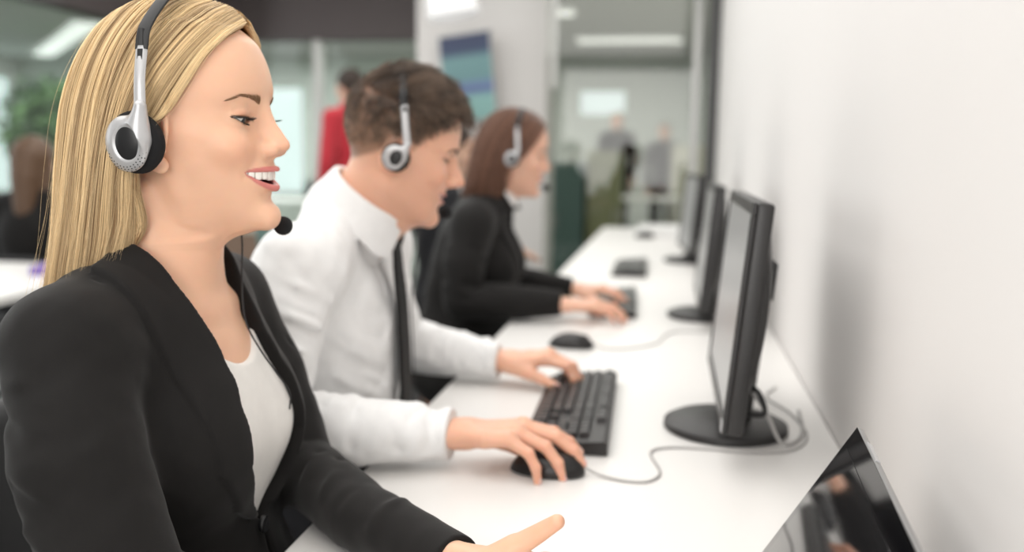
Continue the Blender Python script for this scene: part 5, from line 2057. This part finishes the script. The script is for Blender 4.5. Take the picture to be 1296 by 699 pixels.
def simple_person(label, org, rz, height, standing, top_mat, hair_mat_, skin, long=False, hz=1180, pitch=0, arms='down', trousers=None, res=5.5, hair_len=-120):
    root = thing('person', label, 'person', org, rz)
    hz = height - 118 if standing else hz
    g = dict(c=(10, 0, hz), pitch=pitch, yaw=0, skin=skin, lips=(.5, .2, .18), iris_mat=MAT['iris_brown'], brow_mat=MAT['brow_dark'], open=0)
    s0 = hz - 180
    T = dict(hip=(-20, 0, s0 - 430), hip_r=(115, 160, 120), waist=(-20, 0, s0 - 270), waist_r=(95, 128, 150), chest=(-20, 0, s0 - 110), chest_r=(104, 145, 150),
             neck=(-18, 0, s0 + 35), sh_r=(-18, -160, s0 - 5), sh_l=(-18, 160, s0 - 5), sh_rad=46)
    if arms == 'down':
        A = [[(-18, s * 168, s0 - 5), (-25, s * 215, s0 - 270), (30, s * 215, s0 - 500)] for s in (-1, 1)]
    else:
        A = [[(-18, s * 168, s0 - 5), (10, s * 205, s0 - 230), (230, s * 130, s0 - 235)] for s in (-1, 1)]
    lg = [(-20, 0, s0 - 430)]
    if standing:
        legs = [[(-15, s * 85, s0 - 450), (0, s * 95, s0 - 850), (-30, s * 100, 70)] for s in (-1, 1)]
    else:
        legs = [[(-30, s * 90, s0 - 430), (390, s * 105, s0 - 440), (370, s * 105, 70)] for s in (-1, 1)]

    def hands(P):
        f = None
        for a in A:
            d = v3(a[2]) - v3(a[1]); d /= np.linalg.norm(d)
            h = hand_spec(a[2], [float(q) for q in d], (0, -1 if a[2][1] > 0 else 1, -.2) if arms == 'down' else (0, 0, -1), 1 if a[2][1] > 0 else -1, [(14, 20, 12)] * 4, size=.95)
            g_ = hand_sdf(P, h, a[1])
            f = g_ if f is None else np.minimum(f, g_)
        return f

    def body(P):
        f = head_sdf(to_head(P, g), g)
        f = smin(f, s_chain(P, [(0, 0, hz - 20), (-8, 0, hz - 85), (-20, 0, s0 + 15)], [50, 50, 58]), 20)
        f = smin(f, torso_sdf(P, T) + 8, 20)
        for l in legs: f = smin(f, s_chain(P, l, [70, 48, 34]), 20)
        return f
    hi = (480 if not standing else 180)
    parts = [sculpt(body, (-180, -220, 40), (hi, 220, hz + 160), res), sculpt(hands, (-120, -330, min(a[2][2] for a in A) - 220), (480, 330, s0 - 100), 4.5)]
    link('body', to_mesh('body', parts, colfn=lambda V: np.where((V[:, 2] > s0 + 40)[:, None], head_tone(to_head(V, g), g), np.array(skin)[None])), MAT['skin'], root)
    face_extras(root, g, np.random.RandomState(5), detail=False)

    def cloth(P):
        f = torso_sdf(P, T) - 10
        for a in A: f = smin(f, s_chain(P, a, [56, 50, 38]), 24)
        f = f - 2.0 * wav(P, 120, 8)
        rn = np.sqrt((P[:, 0] + 12) ** 2 + P[:, 1] ** 2)
        f = smin(f, smax(np.abs(rn - 60) - 4, np.maximum(P[:, 2] - s0 - 75, s0 - P[:, 2]), 3), 8)
        f = smax(f, -s_chain(P, [(0, 0, hz), (-8, 0, hz - 90), (-8, 0, s0 + 35)], [58, 56, 50]), 2)
        for a in A:
            d = v3(a[2]) - v3(a[1])
            q = P - v3(a[2])
            f = np.where(np.linalg.norm(q, axis=1) < 80, smax(f, (q @ d) / np.linalg.norm(d), 2), f)
        return np.maximum(f, s0 - 500 - P[:, 2])
    link('clothing', to_mesh('clothing', [sculpt(cloth, (-200, -300, s0 - 520), (330, 300, s0 + 100), res)]), top_mat, root)
    tr = lambda P: smax(smin(s_ell(P, (-20, 0, s0 - 440), (128, 172, 110)), np.minimum(s_chain(P, legs[0], [92, 66, 52]), s_chain(P, legs[1], [92, 66, 52])), 26), 60 - P[:, 2], 2)
    link('trousers', to_mesh('trousers', [sculpt(tr, (-200, -240, 40), (hi + 20, 240, s0 - 300), 9)]), trousers or MAT['suit_grey'], root)
    shoes(root, 370 if not standing else -25)

    def hair(P):
        Q = to_head(P, g)
        sc = s_ell(Q, (-10, 0, 48), (99, 80, 86))
        line = np.interp(Q[:, 0], [-120, -60, -10, 30, 60, 90], [-30, -40, 5, 25, 66, 88])
        f = smax(sc, (line - Q[:, 2]) * .8, 8)
        if long:
            back = s_chain(Q, [(-50, 0, 40), (-72, 0, -40), (-82, 0, hair_len)], [70, 62, 48])
            for s in (-1, 1):
                back = smin(back, s_chain(Q, [(-20, s * 62, 50), (-28, s * 66, -30), (-40, s * 62, hair_len)], [28, 26, 20]), 20)
            f = smin(f, back, 15)
        return f - 1.5 * wav(Q * np.array([1, 1, .35], dtype=np.float32), 26, 4)
    link('hair', to_mesh('hair', [sculpt(hair, (-190, -150, hz - 260), (150, 150, hz + 170), 4.5)]), hair_mat_, root)
    return root


def plant(label, loc, h, seed, n=260, r=.5, green=(.07, .16, .04)):
    rs = np.random.RandomState(seed)
    t = thing('potted_plant', label, 'plant', loc)
    b = MB()
    b.lathe([(0, 0), (.15, 0), (.19, .34), (.20, .36), (.17, .36), (.16, .30), (0, .30)], 28)
    b.build('pot', MAT['post'], t, smooth=True)
    b = MB()
    b.tube(spline([(0, 0, .3), (.03, .01, h * .45), (-.02, .02, h * .75)], 12), .018, 8)
    for k in range(7):
        a = rs.uniform(0, 6.28)
        b.tube([(0, 0, h * rs.uniform(.4, .7)), (r * .6 * math.cos(a), r * .6 * math.sin(a), h * rs.uniform(.7, .95))], .008, 6)
    b.build('stem', MAT['bark'], t, smooth=True)
    lf = bpy.data.meshes.new('leaf')
    L, w = .13, .035
    vs = [(0, 0, 0), (L * .35, -w, .012), (L * .35, 0, -.004), (L * .35, w, .012), (L * .72, -w * .7, .006), (L * .72, 0, -.014), (L * .72, w * .7, .006), (L, 0, -.03)]
    lf.from_pydata(vs, [], [(0, 1, 2), (0, 2, 3), (1, 4, 5, 2), (2, 5, 6, 3), (4, 7, 5), (5, 7, 6)])
    lf.materials.append(mat('leaf_green_%d' % seed, green, .45, var=.3, vscale=8))
    allv, allf = [], []
    for k in range(n * 3):
        d = rs.normal(size=3); d /= np.linalg.norm(d)
        p = np.array([0, 0, h * .75]) + d * rs.uniform(.25, 1) ** .5 * np.array([r, r, h * .33])
        R = Matrix.Rotation(rs.uniform(0, 6.28), 4, 'Z') @ Matrix.Rotation(rs.uniform(-.7, .9), 4, 'Y') @ Matrix.Rotation(rs.uniform(-.6, .6), 4, 'X')
        M_ = Matrix.Translation(p) @ R @ Matrix.Scale(rs.uniform(.8, 1.5), 4)
        o = len(allv)
        allv += [tuple(M_ @ Vector(v)) for v in vs]
        allf += [tuple(i + o for i in f) for f in ((0, 1, 2), (0, 2, 3), (1, 4, 5, 2), (2, 5, 6, 3), (4, 7, 5), (5, 7, 6))]
    me = bpy.data.meshes.new('foliage')
    me.from_pydata(allv, [], allf)
    me.materials.append(lf.materials[0])
    link('foliage', me, None, t, smooth=True, kind='stuff')
    return t


def table(label, x0, y0, x1, y1, top=.74, m=None, group=None):
    t = thing('table', label, 'table', ((x0 + x1) / 2, (y0 + y1) / 2, 0), 0, group)
    w, d = (x1 - x0) / 2, (y1 - y0) / 2
    MB().box((-w, -d, top - .028), (w, d, top), bev=.003).build('tabletop', m or MAT['desk'], t)
    for sx in (-1, 1):
        for sy in (-1, 1):
            MB().box((sx * (w - .05) - .02, sy * (d - .05) - .02, 0), (sx * (w - .05) + .02, sy * (d - .05) + .02, top - .028)).build('leg', MAT['alu'], t)
    return t


def cabinet(label, x0, y0, x1, y1, h, m, doors=2, face='y'):
    t = thing('cabinet', label, 'cabinet', ((x0 + x1) / 2, (y0 + y1) / 2, 0), 0)
    w, d = (x1 - x0) / 2, (y1 - y0) / 2
    MB().box((-w, -d + .02, 0), (w, d, h), bev=.004).build('body', m, t)
    dw = 2 * w / doors
    for k in range(doors):
        dr = MB().box((-w + k * dw + .004, -d, .06), (-w + (k + 1) * dw - .004, -d + .02, h - .01), bev=.003).build('door', m, t)
        hx = -w + (k + (.85 if k % 2 == 0 else .15)) * dw
        MB().box((hx - .006, -d - .025, h * .5), (hx + .006, -d, h * .5 + .14), bev=.003).build('handle', MAT['alu'], dr)
    return t


# ================================================================== materials used by the room
MAT['monitor_black'] = mat('monitor_black', (.020, .019, .019), .35)
MAT['screen_on'] = mat('screen_on', (.25, .25, .25), .28, emit=(.62, .62, .60), estr=.30)
MAT['keyboard_black'] = mat('keyboard_black', (.018, .016, .016), .38)
MAT['key'] = mat('key_black', (.026, .024, .025), .32)
MAT['mouse_black'] = mat('mouse_black', (.015, .014, .014), .3)
MAT['cable_grey'] = mat('cable_grey', (.42, .41, .40), .5)
MAT['lid_grey'] = mat('lid_grey', (.30, .30, .30), .3, metal=.5)
MAT['screen_bezel'] = mat('screen_bezel', (.004, .004, .005), .06, coat=1.0)
MAT['screen_off'] = mat('screen_off', (.010, .010, .011), .03, coat=1.0, spec=.9)
MAT['lamp_white'] = mat('lamp_white', (.85, .85, .85), .4, emit=(1, 1, 1), estr=.35)
MAT['lamp_glow'] = mat('lamp_glow', (1, 1, 1), .5, emit=(1, .98, .95), estr=3)
MAT['panel_glow'] = mat('panel_glow', (1, 1, 1), .5, emit=(1, .99, .96), estr=2.2)
MAT['display_teal'] = display_mat()
MAT['bark'] = mat('bark', (.10, .07, .045), .8)
MAT['teal'] = mat('teal_laminate', (.10, .17, .155), .45)
MAT['olive'] = mat('olive_laminate', (.30, .31, .17), .5)
MAT['beige'] = mat('beige_laminate', (.52, .50, .42), .5)
MAT['purple'] = mat('purple_cover', (.22, .14, .42), .5)
MAT['paper'] = mat('paper', (.85, .85, .84), .6)
MAT['box_brown'] = mat('brown_board', (.22, .15, .11), .7)
MAT['dark_shelf'] = mat('dark_shelf', (.03, .028, .027), .5)

room_shell()
desk_long()

# ------------------------------------------------------------------ things on the desk
monitor('black monitor nearest the camera, on a round black foot in front of the white wall', (.100, 1.452, .74), base_dy=0, tilt=5.0, lift=.060)
monitor('second black monitor along the wall, behind the nearest one', (.10, 2.50, .74), tilt=5, badge=False, cable=False)
monitor('third monitor along the wall, turned slightly, near the white papers', (.08, 3.85, .74), tilt=5, rz=math.radians(5), badge=False, cable=False)
keyboard('black keyboard under the hand of the man in the white shirt', (-.146, 1.49, .74), math.radians(1.5))
keyboard('black keyboard in front of the brown haired woman', (-.150, 2.64, .74), math.radians(2), single=False)
keyboard('black keyboard lying unused beyond the brown haired woman', (-.142, 3.50, .74), math.radians(1), single=False)
mouse('black mouse under the hand of the man in the white shirt', (-.148, 1.190, .74), math.radians(-4),
      cable=[(-.100, 1.187, .752), (-.08, 1.185, .744), (-.045, 1.175, .742), (-.015, 1.18, .742), (.0, 1.22, .742), (-.015, 1.30, .742), (.01, 1.33, .742), (.06, 1.335, .742), (.13, 1.33, .742),
             (.195, 1.36, .742), (.225, 1.44, .742), (.215, 1.56, .742), (.185, 1.66, .742), (.21, 1.74, .742)])
mouse('black mouse on the desk between the man and the brown haired woman', (-.205, 2.02, .74), math.radians(-6),
      cable=[(-.157, 2.015, .752), (-.13, 2.01, .744), (-.08, 2.03, .742), (-.02, 2.10, .742), (.0, 2.2, .742), (.03, 2.26, .742), (.10, 2.27, .742), (.2, 2.3, .742)])
mouse('small dark mouse far down the desk beside the white papers', (-.125, 4.95, .74), .2)
tablet()
tp = thing('paper_stack', 'stack of white papers at the far end of the desk', 'papers', (-.02, 5.2, .74), .12)
for k in range(5):
    MB().box((-.14, -.20, k * .009), (.14, .20, k * .009 + .0085), bev=.001, rot=Matrix.Rotation(.04 * (k % 3 - 1), 3, 'Z')).build('paper', MAT['paper'], tp)
bk = thing('notebook', 'dark notebook lying beside the far papers', 'notebook', (.196, 5.05, .74), .0)
MB().box((-.06, -.12, 0), (.06, .12, .018), bev=.003).build('cover', MAT['plastic'], bk)

# ------------------------------------------------------------------ people
woman_front()
man()
woman_back()
simple_person('person in a red top standing by the glass behind the man', (-2.02, 5.6, 0), math.radians(150), 1690, True, MAT['cloth_red'], MAT['hair_dark'], (.6, .38, .28))
simple_person('dark haired person in a dark suit seated beyond the man, face hidden', (-.93, 3.75, 0), math.radians(20), 1300, False, MAT['suit_grey'], MAT['hair_dark'], (.6, .38, .28), arms='fwd', pitch=-15)
simple_person('long haired person in black seated at the white table by the left edge', (-2.72, 3.55, 0), math.radians(95), 1300, False, MAT['suit_black'], MAT['hair_long_brown'] if 'hair_long_brown' in MAT else MAT['hair_dark'], (.6, .38, .28), long=True, arms='fwd', hz=1095, hair_len=-190)
simple_person('person in a black suit standing beyond the smoked glass', (-.68, 11.5, 0), math.radians(-90), 1720, True, MAT['cloth_black'], MAT['hair_dark'], (.6, .38, .28), trousers=MAT['cloth_black'])
simple_person('smaller figure in dark clothes standing beyond the smoked glass, near the grey post', (-.10, 11.9, 0), math.radians(-90), 1600, True, MAT['cloth_black'], MAT['hair_dark'], (.6, .38, .28), trousers=MAT['cloth_black'])
office_chair('teal office chair pushed back behind the brown haired woman', (-1.12, 3.15, 0), .4, col='teal')
office_chair('black office chair under the person in the dark suit', (-.95, 3.74, 0), math.radians(20))
office_chair('black office chair under the long haired person at the left', (-2.72, 3.52, 0), math.radians(95), back_top=.74)

# ------------------------------------------------------------------ background furniture
table('white table at the left edge beside the long haired person', -3.7, 2.25, -1.93, 3.08, group='white tables in the hall')
bx = thing('folder', 'purple folder lying on the white table at the left', 'folder', (-2.09, 2.93, .74), .3)
MB().box((-.11, -.15, 0), (.11, .15, .03), bev=.003).build('cover', MAT['purple'], bx)
table('white table behind the red-topped person', -4.6, 7.6, -2.4, 8.4, group='white tables in the hall')
cabinet('dark low cabinet along the back of the hall', -5.4, 12.9, -1.6, 13.4, .75, MAT['dark_shelf'], 6)
cabinet('teal cabinet behind the smoked glass', -1.25, 7.6, -.72, 8.1, 1.12, MAT['teal'], 2)
cabinet('tall olive cupboard behind the smoked glass', -.70, 7.7, -.42, 8.1, 1.22, MAT['olive'], 1)
cabinet('beige cupboard behind the smoked glass, right of the dark figure', .0, 9.6, .38, 10.0, 1.3, MAT['beige'], 1)
table('pale counter beyond the smoked glass', -.9, 8.5, .1, 8.95, .80, group='white tables in the hall')
for k, (x, y, h_) in enumerate(((-2.95, 5.0, .40), (-2.62, 5.1, .34), (-2.35, 4.9, .44))):
    q = thing('storage_box', ['brown board storage box, left of three on the low table', 'brown board storage box between two others on the low table',
                              'taller brown storage box, right of three on the low table'][k], 'box', (x, y, .5), 0, 'brown storage boxes')
    MB().box((-.13, -.16, 0), (.13, .16, h_ * .5), bev=.004).build('box_body', MAT['box_brown'], q)
    MB().box((-.135, -.165, h_ * .5), (.135, .165, h_ * .5 + .03), bev=.004).build('lid', MAT['beige'], q)
table('low table carrying the brown storage boxes', -3.2, 4.7, -2.1, 5.3, .5, MAT['dark_shelf'])
pendant_lamp()
hung_screen()
ceiling_lights()
plant('leafy green plant in a pale pot before the far windows', (-7.35, 10.4, 0), 1.85, 1, n=420, r=.7)
plant('second leafy plant nearer the left edge of the frame', (-5.80, 8.2, 0), 1.7, 2, n=420, r=.55, green=(.09, .20, .05))
plant('darker green plant behind the two others at the windows', (-9.1, 12.4, 0), 2.1, 3, n=420, r=.8, green=(.05, .12, .04))
